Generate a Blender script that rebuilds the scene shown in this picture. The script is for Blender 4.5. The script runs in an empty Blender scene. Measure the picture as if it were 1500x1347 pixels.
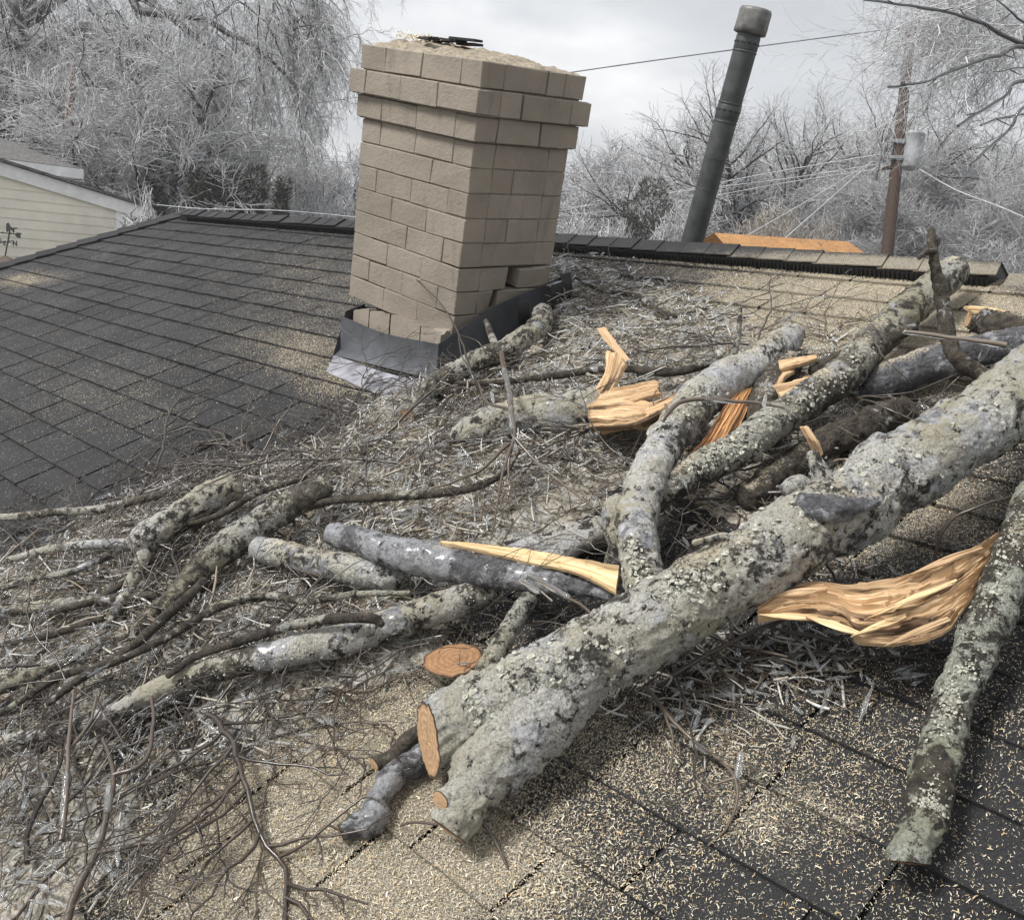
import bpy, math, random
import numpy as np
R_ = math.radians
random.seed(7); rng = np.random.default_rng(7)
SC = bpy.context.scene
COL = SC.collection

# ------------------------------------------------------------------ camera
F_PX, CX, CY, W_PX, H_PX = 1440.0, 750.0, 673.5, 1500.0, 1347.0
PITCH, ROLL = R_(11.4), R_(5.5)
CAM = np.array([0.0, 0.0, 5.6])
_r0 = np.array([1.0, 0, 0]); _u0 = np.array([0, math.sin(PITCH), math.cos(PITCH)])
FW = np.array([0, math.cos(PITCH), -math.sin(PITCH)])
RT = math.cos(ROLL)*_r0 + math.sin(ROLL)*_u0
UP = -math.sin(ROLL)*_r0 + math.cos(ROLL)*_u0
cd = bpy.data.cameras.new("camera"); cam = bpy.data.objects.new("camera", cd); COL.objects.link(cam)
from mathutils import Matrix, Vector
cam.matrix_world = Matrix(((RT[0], UP[0], -FW[0], CAM[0]), (RT[1], UP[1], -FW[1], CAM[1]), (RT[2], UP[2], -FW[2], CAM[2]), (0, 0, 0, 1)))
cd.sensor_fit = 'HORIZONTAL'; cd.sensor_width = 36; cd.lens = F_PX/W_PX*36; cd.clip_start = .05; cd.clip_end = 3000
SC.camera = cam

# ------------------------------------------------------------------ world, sun, exposure
SC.view_settings.view_transform = 'Standard'; SC.view_settings.look = 'None'
SC.view_settings.exposure = 0.42; SC.view_settings.gamma = 1.0
SC.cycles.use_denoising = True
SC.cycles.max_bounces = 8; SC.cycles.transparent_max_bounces = 12; SC.cycles.transmission_bounces = 6
SUN_EL, SUN_AZ = R_(50), R_(-112)      # azimuth measured from +Y towards +X
w = bpy.data.worlds.new("World"); SC.world = w; w.use_nodes = True
nt = w.node_tree; nt.nodes.clear()
def wn(t, **k):
    n = nt.nodes.new(t)
    for a, b in k.items(): setattr(n, a, b)
    return n
out = wn('ShaderNodeOutputWorld'); bg1 = wn('ShaderNodeBackground'); bg2 = wn('ShaderNodeBackground'); add = wn('ShaderNodeAddShader')
sky = wn('ShaderNodeTexSky', sky_type='NISHITA', sun_disc=False, sun_elevation=SUN_EL, sun_rotation=SUN_AZ)
sky.air_density = 1.5; sky.dust_density = 4
nt.links.new(sky.outputs[0], bg1.inputs[0]); bg1.inputs[1].default_value = 0.012
tc = wn('ShaderNodeTexCoord'); mp = wn('ShaderNodeMapping'); mp.inputs['Scale'].default_value = (2.0, 2.0, 5.0)
no = wn('ShaderNodeTexNoise'); no.inputs['Scale'].default_value = 1.5; no.inputs['Detail'].default_value = 5; no.inputs['Roughness'].default_value = .5
rp = wn('ShaderNodeValToRGB')
rp.color_ramp.elements[0].position = .34; rp.color_ramp.elements[0].color = (.54, .555, .58, 1)
rp.color_ramp.elements[1].position = .68; rp.color_ramp.elements[1].color = (1.0, 1.0, 1.0, 1)
e_ = rp.color_ramp.elements.new(.52); e_.color = (.67, .68, .70, 1)
nt.links.new(tc.outputs['Generated'], mp.inputs[0]); nt.links.new(mp.outputs[0], no.inputs['Vector']); nt.links.new(no.outputs['Fac'], rp.inputs[0])
nt.links.new(rp.outputs[0], bg2.inputs[0]); bg2.inputs[1].default_value = .82
nt.links.new(bg1.outputs[0], add.inputs[0]); nt.links.new(bg2.outputs[0], add.inputs[1]); nt.links.new(add.outputs[0], out.inputs[0])
sl = bpy.data.lights.new("sun", 'SUN'); sl.energy = 3.3; sl.angle = R_(16); sl.color = (1.0, .98, .95)
so = bpy.data.objects.new("sun", sl); COL.objects.link(so)
sd = Vector((math.cos(SUN_EL)*math.sin(SUN_AZ), math.cos(SUN_EL)*math.cos(SUN_AZ), math.sin(SUN_EL)))
so.rotation_euler = sd.to_track_quat('Z', 'Y').to_euler(); so.location = (0, 0, 30)

# ------------------------------------------------------------------ frames of reference
def c2w(v): v = np.asarray(v, float); return v[..., 0:1]*RT - v[..., 1:2]*UP + v[..., 2:3]*FW
def rayc(u, v): return np.stack([(np.asarray(u, float)-CX)/F_PX, (np.asarray(v, float)-CY)/F_PX, np.ones_like(np.asarray(u, float)*1.0)], -1)
def PD(u, v, Z): return CAM + c2w(rayc(u, v)*np.asarray(Z, float)[..., None] if np.ndim(Z) else rayc(u, v)*Z)
H0 = 1.28                                                   # eye above the roof plane
_n = np.array([0.21270404, 0.8591575, 0.46540884]); _e1 = np.array([-0.68689568, -0.20727803, 0.69657027]); _e2 = np.array([0.6949326, -0.46785063, 0.5460627])
NN = -c2w(_n); E1 = c2w(_e1); E2 = c2w(_e2)                 # roof normal, along the ridge (left), up the slope
O = CAM - H0*NN
def zdep(u, v, c): return (H0-np.asarray(c, float))/(rayc(u, v)@_n)
def P(u, v, c=0.0): return PD(u, v, zdep(u, v, c))
def AB(u, v): p = P(u, v, 0)-O; return p@E1, p@E2
def WL(a, b, c=0.0):
    a = np.asarray(a, float); b = np.asarray(b, float); c = np.asarray(c, float)
    return O + a[..., None]*E1 + b[..., None]*E2 + c[..., None]*NN
def proj(p):
    q = np.asarray(p)-CAM; z = q@FW
    return CX+F_PX*(q@RT)/z, CY-F_PX*(q@UP)/z, z
ZU = np.array([0, 0, 1.0])
E1h = E1-ZU*E1[2]; E1h /= np.linalg.norm(E1h); E2h = E2-ZU*E2[2]; E2h -= E1h*(E2h@E1h); E2h /= np.linalg.norm(E2h)

# ------------------------------------------------------------------ noise
def _hash(ix, iy, iz, s=0):
    h = (ix.astype(np.int64)*374761393 + iy.astype(np.int64)*668265263 + iz.astype(np.int64)*2147483647 + s*1274126177) & 0xffffffff
    h = ((h ^ (h >> 13))*1274126177) & 0xffffffff
    return ((h ^ (h >> 16)) & 0xffff)/65535.0
def vnoise(p, s=0):
    p = np.asarray(p, float); i = np.floor(p); f = p-i; f = f*f*(3-2*f); i = i.astype(np.int64); r = 0
    for dx in (0, 1):
        for dy in (0, 1):
            for dz in (0, 1):
                wgt = (f[..., 0] if dx else 1-f[..., 0])*(f[..., 1] if dy else 1-f[..., 1])*(f[..., 2] if dz else 1-f[..., 2])
                r = r+wgt*_hash(i[..., 0]+dx, i[..., 1]+dy, i[..., 2]+dz, s)
    return r*2-1
def fbm(p, o=4, s=0):
    r = 0; a = 1.0; p = np.asarray(p, float)
    for k in range(o): r = r+a*vnoise(p*(2.03**k)+k*17.3, s+k); a *= .5
    return r/1.6

# ------------------------------------------------------------------ materials
def mat(name): m = bpy.data.materials.new(name); m.use_nodes = True; return m, m.node_tree, m.node_tree.nodes['Principled BSDF']
def N(t, ty, ins=None, **k):
    n = t.nodes.new(ty)
    for a, b in k.items(): setattr(n, a, b)
    for a, b in (ins or {}).items():
        if hasattr(b, 'is_output'): t.links.new(b, n.inputs[a])
        else: n.inputs[a].default_value = b
    return n
def noise(t, vec, sc, det=4, ro=.6): return N(t, 'ShaderNodeTexNoise', {'Vector': vec, 'Scale': sc, 'Detail': det, 'Roughness': ro}).outputs['Fac']
def ramp(t, fac, stops):
    n = N(t, 'ShaderNodeValToRGB', {'Fac': fac}); r = n.color_ramp
    r.elements[0].position = stops[0][0]; r.elements[1].position = stops[-1][0]
    def cc(c): return (c, c, c, 1) if not hasattr(c, '__len__') else (*c, 1)
    r.elements[0].color = cc(stops[0][1]); r.elements[1].color = cc(stops[-1][1])
    for p_, c_ in stops[1:-1]: e = r.elements.new(p_); e.color = cc(c_)
    return n.outputs['Color']
def mix(t, fac, a, b, bt='MIX'):
    n = t.nodes.new('ShaderNodeMix'); n.data_type = 'RGBA'; n.blend_type = bt
    for idx, v in ((0, fac), (6, a), (7, b)):
        if hasattr(v, 'is_output'): t.links.new(v, n.inputs[idx])
        else: n.inputs[idx].default_value = v if idx == 0 else (*v, 1)
    return n.outputs[2]
def math_(t, op, a, b=0.0): return N(t, 'ShaderNodeMath', {0: a, 1: b}, operation=op).outputs[0]
def bump(t, h, st, di, nrm=None):
    i = {'Height': h, 'Strength': st, 'Distance': di}
    if nrm: i['Normal'] = nrm
    return N(t, 'ShaderNodeBump', i).outputs[0]
def obco(t): return N(t, 'ShaderNodeTexCoord').outputs['Object']
def attr(t, a): return N(t, 'ShaderNodeAttribute', attribute_name=a).outputs['Fac']
def simple(name, col, rough=.7, sc=30, var=.25, bmp=.3, metal=0, coat=0):
    m, t, b = mat(name); v = obco(t); n = noise(t, v, sc)
    c = ramp(t, n, [(.3, tuple(x*(1-var) for x in col)), (.7, tuple(min(1, x*(1+var)) for x in col))])
    n2 = noise(t, v, sc*.12, 3)
    c = mix(t, .6, c, ramp(t, n2, [(.3, .55), (.7, 1.0)]), 'MULTIPLY')
    t.links.new(c, b.inputs['Base Color']); b.inputs['Roughness'].default_value = rough; b.inputs['Metallic'].default_value = metal
    b.inputs['Coat Weight'].default_value = coat
    t.links.new(bump(t, n, bmp, .004), b.inputs['Normal']); return m
def bark_mat(name, pale=.5, dark=(.045, .037, .028), mid=(.17, .15, .115), light=(.43, .43, .385), ice=.35):
    m, t, b = mat(name); v0 = obco(t)
    wv = N(t, 'ShaderNodeTexNoise', {'Vector': v0, 'Scale': 28.0, 'Detail': 3.0}).outputs['Color']
    v = N(t, 'ShaderNodeVectorMath', {0: v0, 1: N(t, 'ShaderNodeVectorMath', {0: wv, 1: (.022, .022, .022)}, operation='MULTIPLY').outputs[0]}, operation='ADD').outputs[0]
    n1 = noise(t, v, 5.5, 7, .68); n2 = noise(t, v, 38, 7, .78); n3 = noise(t, v, 190, 4, .75)
    vo = N(t, 'ShaderNodeTexVoronoi', {'Vector': v, 'Scale': 95.0, 'Randomness': 1.0}).outputs['Distance']
    vc = N(t, 'ShaderNodeTexVoronoi', {'Vector': v, 'Scale': 30.0}, feature='DISTANCE_TO_EDGE').outputs['Distance']
    base = mix(t, ramp(t, n2, [(.42, 0.), (.58, 1.)]), dark, mid)
    comb = math_(t, 'ADD', math_(t, 'MULTIPLY', n1, .5), math_(t, 'MULTIPLY', n2, .5))
    lo = .61-pale*.17
    lm = ramp(t, comb, [(lo, 0.), (lo+.022, 1.)])
    lcol = mix(t, ramp(t, n3, [(.36, 0.), (.62, 1.)]), tuple(x*.5 for x in light), tuple(min(.8, x*1.18) for x in light))
    lcol = mix(t, ramp(t, noise(t, v0, 3.1, 4), [(.45, 0.), (.6, 1.)]), lcol, tuple(x*q for x, q in zip(light, (.72, .68, .56))))
    col = mix(t, lm, base, lcol)
    n4 = noise(t, N(t, 'ShaderNodeMapping', {'Vector': v, 'Location': (3., 8., 1.)}).outputs[0], 8, 6, .7)
    im = ramp(t, n4, [(.66-ice*.2, 0.), (.70-ice*.2, 1.)])
    icol = mix(t, ramp(t, n2, [(.35, 0.), (.65, 1.)]), (.20, .205, .225), (.66, .665, .69))
    col = mix(t, math_(t, 'MULTIPLY', im, .72), col, icol)
    pit = ramp(t, n2, [(.33, .12), (.42, 1.)]); col = mix(t, .85, col, pit, 'MULTIPLY')
    cr = ramp(t, n3, [(.30, .25), (.44, 1.)]); col = mix(t, .8, col, cr, 'MULTIPLY')
    du = attr(t, 'dust'); sp = ramp(t, math_(t, 'ADD', math_(t, 'MULTIPLY', n3, .7), math_(t, 'MULTIPLY', du, .3)), [(.56, 0.), (.60, 1.)])
    col = mix(t, math_(t, 'MULTIPLY', sp, du), col, (.60, .53, .39))
    t.links.new(col, b.inputs['Base Color'])
    t.links.new(ramp(t, im, [(0., .8), (1., .30)]), b.inputs['Roughness'])
    t.links.new(math_(t, 'MULTIPLY', im, .7), b.inputs['Coat Weight']); b.inputs['Coat Roughness'].default_value = .25
    hh = math_(t, 'ADD', math_(t, 'MULTIPLY', n2, 1.4), math_(t, 'ADD', math_(t, 'MULTIPLY', n3, .6), math_(t, 'ADD', math_(t, 'MULTIPLY', vo, .4), math_(t, 'MULTIPLY', lm, .12))))
    t.links.new(bump(t, hh, 1., .009), b.inputs['Normal']); return m
M = {}
M['bark_pale'] = bark_mat('bark_pale', .88, dark=(.035, .03, .025), light=(.56, .55, .515), ice=.65)
M['bark_trunk'] = bark_mat('bark_trunk', .92, dark=(.035, .031, .026), mid=(.19, .175, .145), light=(.53, .52, .475), ice=.6)
M['bark_mid'] = bark_mat('bark_mid', .68, dark=(.032, .026, .02), light=(.44, .43, .375), ice=.25)
M['bark_dark'] = bark_mat('bark_dark', .35, dark=(.03, .024, .018), mid=(.10, .082, .06), ice=.25)
M['bark_dkl'] = bark_mat('bark_dark_lichen', .62, dark=(.03, .025, .018), mid=(.10, .085, .06), light=(.36, .37, .31), ice=.15)
M['bark_grey'] = bark_mat('bark_grey', .45, dark=(.07, .07, .075), mid=(.17, .17, .18), light=(.33, .34, .35), ice=.8)
def wood_mat(name, c0, c1, streak=(.05, .025, .012), amt=.85):
    m, t, b = mat(name)
    uv = N(t, 'ShaderNodeUVMap').outputs[0]
    m1 = N(t, 'ShaderNodeMapping', {'Vector': uv, 'Scale': (6., 170., 1.)}).outputs[0]
    m2 = N(t, 'ShaderNodeMapping', {'Vector': uv, 'Scale': (2.5, 34., 1.)}).outputs[0]
    f = noise(t, m1, 1, 4, .6); g = noise(t, m2, 1, 5, .6)
    col = mix(t, f, c0, c1)
    col = mix(t, ramp(t, g, [(.40, 1.), (.55, 0.)]), col, tuple(x*.66 for x in c0)); col = mix(t, ramp(t, f, [(.60, 0.), (.70, 1.)]), col, tuple(min(.9, x*1.12) for x in c1))
    col = mix(t, math_(t, 'MULTIPLY', ramp(t, g, [(.385, 1.), (.41, 0.)]), amt), col, streak)
    t.links.new(col, b.inputs['Base Color']); b.inputs['Roughness'].default_value = .75
    t.links.new(bump(t, math_(t, 'ADD', f, g), .9, .004), b.inputs['Normal']); return m
M['lichen'] = simple('pale_lichen', (.46, .455, .38), .9, 200, .6, .8)
M['wood'] = wood_mat('split_wood', (.46, .295, .155), (.74, .54, .33))
M['wood_light'] = wood_mat('pale_split_wood', (.72, .50, .26), (.86, .66, .40), amt=.3)
M['wood_orange'] = wood_mat('orange_inner_wood', (.42, .20, .075), (.64, .36, .16))
def cut_mat(name, c0, c1):
    m, t, b = mat(name); uv = N(t, 'ShaderNodeUVMap').outputs[0]
    wv = N(t, 'ShaderNodeTexWave', {'Vector': N(t, 'ShaderNodeMapping', {'Vector': uv, 'Location': (-.1, .07, 0.)}).outputs[0], 'Scale': 1.6, 'Distortion': 1.2, 'Detail': 2.0}, wave_type='RINGS', rings_direction='Z').outputs['Fac']
    n1 = noise(t, N(t, 'ShaderNodeMapping', {'Vector': uv, 'Rotation': (0., 0., .6), 'Scale': (2., 22., 1.)}).outputs[0], 1.5, 4)
    n0 = noise(t, uv, 2.2, 3)
    col = mix(t, wv, c0, c1); col = mix(t, .8, col, ramp(t, n1, [(.35, .5), (.6, 1.)]), 'MULTIPLY')
    col = mix(t, math_(t, 'MULTIPLY', ramp(t, n0, [(.5, 0.), (.7, 1.)]), .5), col, tuple(x*.5 for x in c0))
    rad_ = N(t, 'ShaderNodeVectorMath', {0: uv}, operation='LENGTH').outputs['Value']; col = mix(t, ramp(t, rad_, [(.90, 0.), (.95, 1.)]), col, (.09, .05, .028)); n9 = noise(t, N(t, 'ShaderNodeMapping', {'Vector': uv, 'Rotation': (0., 0., -.5), 'Scale': (1.2, 40., 1.)}).outputs[0], 1.5, 3); col = mix(t, ramp(t, n9, [(.60, 0.), (.68, .5)]), col, tuple(min(1, x*1.5) for x in c1)); col = mix(t, .5, col, ramp(t, n9, [(.28, .45), (.42, 1.)]), 'MULTIPLY')
    t.links.new(col, b.inputs['Base Color']); b.inputs['Roughness'].default_value = .7
    t.links.new(bump(t, math_(t, 'ADD', n1, n9), .7, .003), b.inputs['Normal']); return m
M['cut'] = cut_mat('fresh_saw_cut', (.56, .34, .18), (.68, .45, .26))
M['cut_dark'] = cut_mat('brown_saw_cut', (.36, .19, .09), (.46, .26, .13))
def ice_mat(name, col, rough=.12, tr=.85):
    m, t, b = mat(name); v = obco(t)
    b.inputs['Base Color'].default_value = (*col, 1); b.inputs['Roughness'].default_value = rough
    b.inputs['Transmission Weight'].default_value = tr; b.inputs['IOR'].default_value = 1.31
    t.links.new(bump(t, noise(t, v, 60, 2), .25, .004), b.inputs['Normal']); return m
M['ice'] = ice_mat('clear_ice', (.93, .95, .96), .06, .90)
M['frost'] = ice_mat('frosted_ice', (.66, .67, .64), .35, .35)
# colour from an attribute, for chips and litter
def attr_mat(name, stops, rough=.6, coat=0., bmp=.4, tr=0.):
    m, t, b = mat(name); v = obco(t); a = attr(t, 'tone')
    c = ramp(t, a, stops); n = noise(t, v, 180, 3)
    c = mix(t, .6, c, ramp(t, n, [(.3, .55), (.7, 1.)]), 'MULTIPLY')
    t.links.new(c, b.inputs['Base Color']); b.inputs['Roughness'].default_value = rough; b.inputs['Coat Weight'].default_value = coat
    b.inputs['Coat Roughness'].default_value = .15; b.inputs['Transmission Weight'].default_value = tr
    t.links.new(bump(t, n, bmp, .003), b.inputs['Normal']); return m
M['chips'] = attr_mat('sawdust_chips', [(0., (.42, .30, .16)), (.15, (.66, .52, .31)), (.5, (.84, .75, .55)), (.90, (.90, .86, .74)), (1., (.82, .50, .20))])
M['litter'] = attr_mat('twig_litter', [(0., (.035, .024, .015)), (.34, (.13, .095, .06)), (.50, (.30, .25, .18)), (.75, (.50, .47, .41)), (1., (.70, .69, .65))], .5, .3)
M['twig'] = attr_mat('wet_twig_bark', [(0., (.030, .022, .016)), (.5, (.10, .072, .05)), (1., (.24, .20, .16))], .45, .5)

def shingle_mat():
    m, t, b = mat('asphalt_shingles'); v = obco(t)
    tone = attr(t, 'tone'); du = math_(t, 'POWER', math_(t, 'MAXIMUM', attr(t, 'dust'), 0.), 1.5)
    g = noise(t, v, 420, 3, .8); l = noise(t, v, 3.0, 5, .6)
    base = mix(t, tone, (.009, .009, .0105), (.027, .027, .029))
    col = mix(t, ramp(t, g, [(.42, 0.), (.68, 1.)]), base, (.055, .055, .057))
    b.inputs['Specular IOR Level'].default_value = .28
    col = mix(t, .5, col, ramp(t, l, [(.3, .6), (.7, 1.25)]), 'MULTIPLY')
    n2 = noise(t, v, 260, 3, .75); n3 = noise(t, v, 14, 4, .6)
    k = math_(t, 'ADD', math_(t, 'MULTIPLY', n2, .75), math_(t, 'ADD', math_(t, 'MULTIPLY', du, .22), math_(t, 'MULTIPLY', n3, .18)))
    dm = ramp(t, math_(t, 'MINIMUM', k, .68), [(.60, 0.), (.72, 1.)])
    dcol = mix(t, ramp(t, g, [(.40, 0.), (.58, 1.)]), (.10, .082, .056), (.70, .625, .48)); col = mix(t, math_(t, 'MULTIPLY', dm, .88), col, dcol)
    t.links.new(col, b.inputs['Base Color'])
    t.links.new(ramp(t, l, [(.35, .55), (.65, .85)]), b.inputs['Roughness'])
    t.links.new(bump(t, math_(t, 'ADD', g, n2), .7, .004), b.inputs['Normal']); return m
M['shingle'] = shingle_mat()
def bed_mat():
    m, t, b = mat('litter_bed'); v = obco(t)
    n1 = noise(t, v, 5, 5, .65); n2 = noise(t, v, 85, 5, .75); n3 = noise(t, v, 30, 4, .7)
    c = ramp(t, n2, [(.34, (.07, .052, .034)), (.41, (.28, .235, .17)), (.48, (.56, .52, .44)), (.62, (.80, .78, .73))])
    c = mix(t, math_(t, 'MULTIPLY', ramp(t, n1, [(.45, 0.), (.6, 1.)]), .45), c, (.52, .43, .29))
    c = mix(t, .5, c, ramp(t, n3, [(.3, .35), (.6, 1.)]), 'MULTIPLY')
    t.links.new(c, b.inputs['Base Color']); b.inputs['Roughness'].default_value = .7
    t.links.new(bump(t, math_(t, 'ADD', n2, n3), 1., .015), b.inputs['Normal']); return m
M['bed'] = bed_mat()
def brick_mat():
    m, t, b = mat('painted_brick'); v = obco(t)
    n1 = noise(t, v, 3, 5, .6); n2 = noise(t, v, 60, 5, .7)
    mp_ = N(t, 'ShaderNodeMapping', {'Vector': v, 'Scale': (14., 14., 1.6)}).outputs[0]; st = noise(t, mp_, 1, 4, .6)
    tone = attr(t, 'tone')
    c = mix(t, tone, (.275, .236, .19), (.335, .292, .24))
    c = mix(t, .8, c, ramp(t, n1, [(.3, .62), (.7, 1.1)]), 'MULTIPLY')
    c = mix(t, math_(t, 'MULTIPLY', ramp(t, st, [(.56, 0.), (.74, 1.)]), .5), c, (.12, .105, .085))
    c = mix(t, ramp(t, n2, [(.26, 1.), (.31, 0.)]), c, (.09, .075, .06))
    t.links.new(c, b.inputs['Base Color']); b.inputs['Roughness'].default_value = .82
    n3 = noise(t, v, 190, 3)
    t.links.new(bump(t, math_(t, 'ADD', n2, math_(t, 'MULTIPLY', n3, .4)), .7, .006), b.inputs['Normal']); return m
M['brick'] = brick_mat()
M['mortar'] = simple('painted_mortar', (.25, .215, .17), .9, 90, .35, .9)
M['raw_brick'] = simple('broken_raw_brick', (.30, .17, .09), .9, 45, .75, .9)
M['crown'] = simple('mortar_crown', (.33, .28, .21), .9, 80, .45, 1.)
M['flashing'] = simple('dark_metal_flashing', (.10, .105, .115), .42, 9, .35, .2, .5)
M['apron'] = simple('grey_metal_apron', (.33, .33, .36), .45, 12, .55, .3, .3)
M['black'] = simple('black_vent_plastic', (.008, .008, .008), .5)
M['pipe'] = simple('painted_metal_pipe', (.075, .077, .078), .5, 14, .35, .25, .4)
M['pipe_cap'] = simple('weathered_pipe_cap', (.18, .178, .17), .5, 22, .5, .3, .3)
M['pole'] = simple('brown_pole_wood', (.06, .031, .018), .8, 25, .4, .5)
M['steel'] = simple('grey_painted_steel', (.36, .37, .38), .45, 10, .15, .1)
M['wire'] = simple('iced_wire', (.58, .59, .61), .4)
M['dark_wire'] = simple('dark_wire', (.16, .165, .17), .5)
M['white_trim'] = simple('white_trim_paint', (.86, .86, .86), .5, 12, .08, .1)
M['siding'] = simple('cream_siding', (.84, .80, .69), .55, 6, .06, .1)
M['iron'] = simple('black_iron', (.012, .012, .013), .5)
M['far_roof'] = simple('frosted_old_shingles', (.14, .135, .13), .8, 22, .7, .6)
M['tan_roof'] = simple('tan_roof_boards', (.42, .22, .085), .85, 18, .3, .3)
M['ground'] = simple('winter_lawn', (.20, .20, .17), .9, 2, .4, .4)
M['green'] = attr_mat('frosted_evergreen', [(0., (.015, .02, .010)), (.6, (.045, .046, .028)), (.88, (.15, .145, .10)), (1., (.45, .46, .43))], .7)
M['tree_bark'] = attr_mat('wet_dark_tree_bark', [(0., (.016, .014, .012)), (.8, (.05, .045, .04)), (1., (.20, .20, .20))], .6)
M['frost_twig'] = attr_mat('frosted_twigs', [(0., (.24, .238, .235)), (.5, (.58, .58, .585)), (1., (.85, .855, .87))], .5, .2)
M['tan_twig'] = attr_mat('tan_frosted_twigs', [(0., (.20, .16, .12)), (.5, (.40, .35, .29)), (1., (.62, .60, .58))], .6)

# ------------------------------------------------------------------ mesh helpers
class MB:
    def __init__(s): s.v = []; s.f = []; s.n = 0; s.tone = []; s.uv = []; s.dust = []
    def add(s, v, f, tone=.5, uv=None, dust=0.):
        v = np.asarray(v, float).reshape(-1, 3); f = np.asarray(f, np.int64)
        s.v.append(v); s.f.append(f+s.n); s.n += len(v)
        s.tone.append(np.broadcast_to(np.asarray(tone, float), (len(v),))); s.dust.append(np.broadcast_to(np.asarray(dust, float), (len(v),)))
        s.uv.append(np.zeros((len(v), 2)) if uv is None else np.asarray(uv, float).reshape(-1, 2)); return s
    def build(s, name, m, parent=None, smooth=True, autosharp=None):
        v = np.concatenate(s.v); me = bpy.data.meshes.new(name)
        idx = np.concatenate([f.reshape(-1) for f in s.f]); tot = np.concatenate([np.full(len(f), f.shape[1]) for f in s.f])
        st = np.concatenate([[0], np.cumsum(tot)[:-1]])
        me.vertices.add(len(v)); me.vertices.foreach_set('co', v.astype(np.float32).ravel())
        me.loops.add(len(idx)); me.loops.foreach_set('vertex_index', idx.astype(np.int32))
        me.polygons.add(len(tot)); me.polygons.foreach_set('loop_start', st.astype(np.int32))
        me.polygons.foreach_set('use_smooth', np.full(len(tot), smooth))
        at = me.attributes.new('tone', 'FLOAT', 'POINT'); at.data.foreach_set('value', np.concatenate(s.tone).astype(np.float32))
        at = me.attributes.new('dust', 'FLOAT', 'POINT'); at.data.foreach_set('value', np.concatenate(s.dust).astype(np.float32))
        uv = np.concatenate(s.uv)
        if np.any(uv): l = me.uv_layers.new(name='UVMap'); l.data.foreach_set('uv', uv[idx].astype(np.float32).ravel())
        me.update(calc_edges=True); me.materials.append(m)
        o = bpy.data.objects.new(name, me); COL.objects.link(o)
        if parent is not None:
            o.parent = parent; o.matrix_parent_inverse = Matrix.Translation(-Vector(parent.location))
        return o
def thing(name, label, cat, loc=(0, 0, 0), group=None):
    o = bpy.data.objects.new(name, None); COL.objects.link(o); o.location = tuple(float(x) for x in loc); o.empty_display_size = .1
    o['label'] = label; o['category'] = cat
    if group: o['group'] = group
    return o
def tag(o, label, cat, group=None, kind=None):
    if kind: o['kind'] = kind
    if label: o['label'] = label; o['category'] = cat
    if group: o['group'] = group
    return o
BOXF = np.array([[0, 3, 2, 1], [4, 5, 6, 7], [0, 1, 5, 4], [1, 2, 6, 5], [2, 3, 7, 6], [3, 0, 4, 7]])
def box(mb, o, ax, ay, az, tone=.5, dust=0.):
    o, ax, ay, az = (np.asarray(q, float) for q in (o, ax, ay, az))
    mb.add([o, o+ax, o+ax+ay, o+ay, o+az, o+ax+az, o+ax+ay+az, o+ay+az], BOXF, tone, dust=dust)
def prism(mb, top, off, tone=.5):
    """closed slab: polygon `top` and the same polygon moved by `off`"""
    top = np.asarray(top, float); n = len(top); off = np.asarray(off, float)
    mb.add(top, [list(range(n))], tone); mb.add(top+off, [list(range(n))[::-1]], tone)
    for i in range(n):
        j = (i+1) % n; mb.add([top[i], top[j], top[j]+off, top[i]+off], [[3, 2, 1, 0]], tone)
def spline(pts, step):
    pts = np.asarray(pts, float)
    q = np.vstack([2*pts[0]-pts[1], pts, 2*pts[-1]-pts[-2]]); outp = []
    for i in range(1, len(q)-2):
        L = np.linalg.norm(q[i+1, :3]-q[i, :3]); k = max(1, int(L/step)); t = (np.arange(k)/k)[:, None]
        a, b, c, d = q[i-1], q[i], q[i+1], q[i+2]
        outp.append(.5*((2*b)+(-a+c)*t+(2*a-5*b+4*c-d)*t**2+(-a+3*b-3*c+d)*t**3))
    outp.append(pts[-1:]); return np.vstack(outp)
def frames(c):
    T = np.gradient(c, axis=0); T /= np.linalg.norm(T, axis=1)[:, None]+1e-12
    u = np.cross(T[0], NN); u = u if np.linalg.norm(u) > .1 else np.cross(T[0], E1); u /= np.linalg.norm(u); U = [u]
    for i in range(1, len(c)):
        u = U[-1]-T[i]*(U[-1]@T[i]); u /= np.linalg.norm(u); U.append(u)
    U = np.array(U); return T, U, np.cross(T, U)
def tube(mb, pts, rad, sides=6, tone=.5, cap=True, dust=0.):
    pts = np.asarray(pts, float); n = len(pts); T, U, V = frames(pts); rad = np.broadcast_to(np.asarray(rad, float), (n,))
    th = np.arange(sides)/sides*2*np.pi
    v = pts[:, None]+rad[:, None, None]*(np.cos(th)[None, :, None]*U[:, None]+np.sin(th)[None, :, None]*V[:, None])
    i = np.arange(n-1)[:, None]*sides; j = np.arange(sides)[None]; k = (j+1) % sides
    f = np.stack([i+j, i+k, i+sides+k, i+sides+j], -1).reshape(-1, 4)
    mb.add(v.reshape(-1, 3), f, tone, dust=dust)
    if cap:
        for s_, d in ((0, -1), (n-1, 1)):
            ring = v[s_]; order = list(range(sides)); mb.add(ring, [order if d > 0 else order[::-1]], tone)
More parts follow.
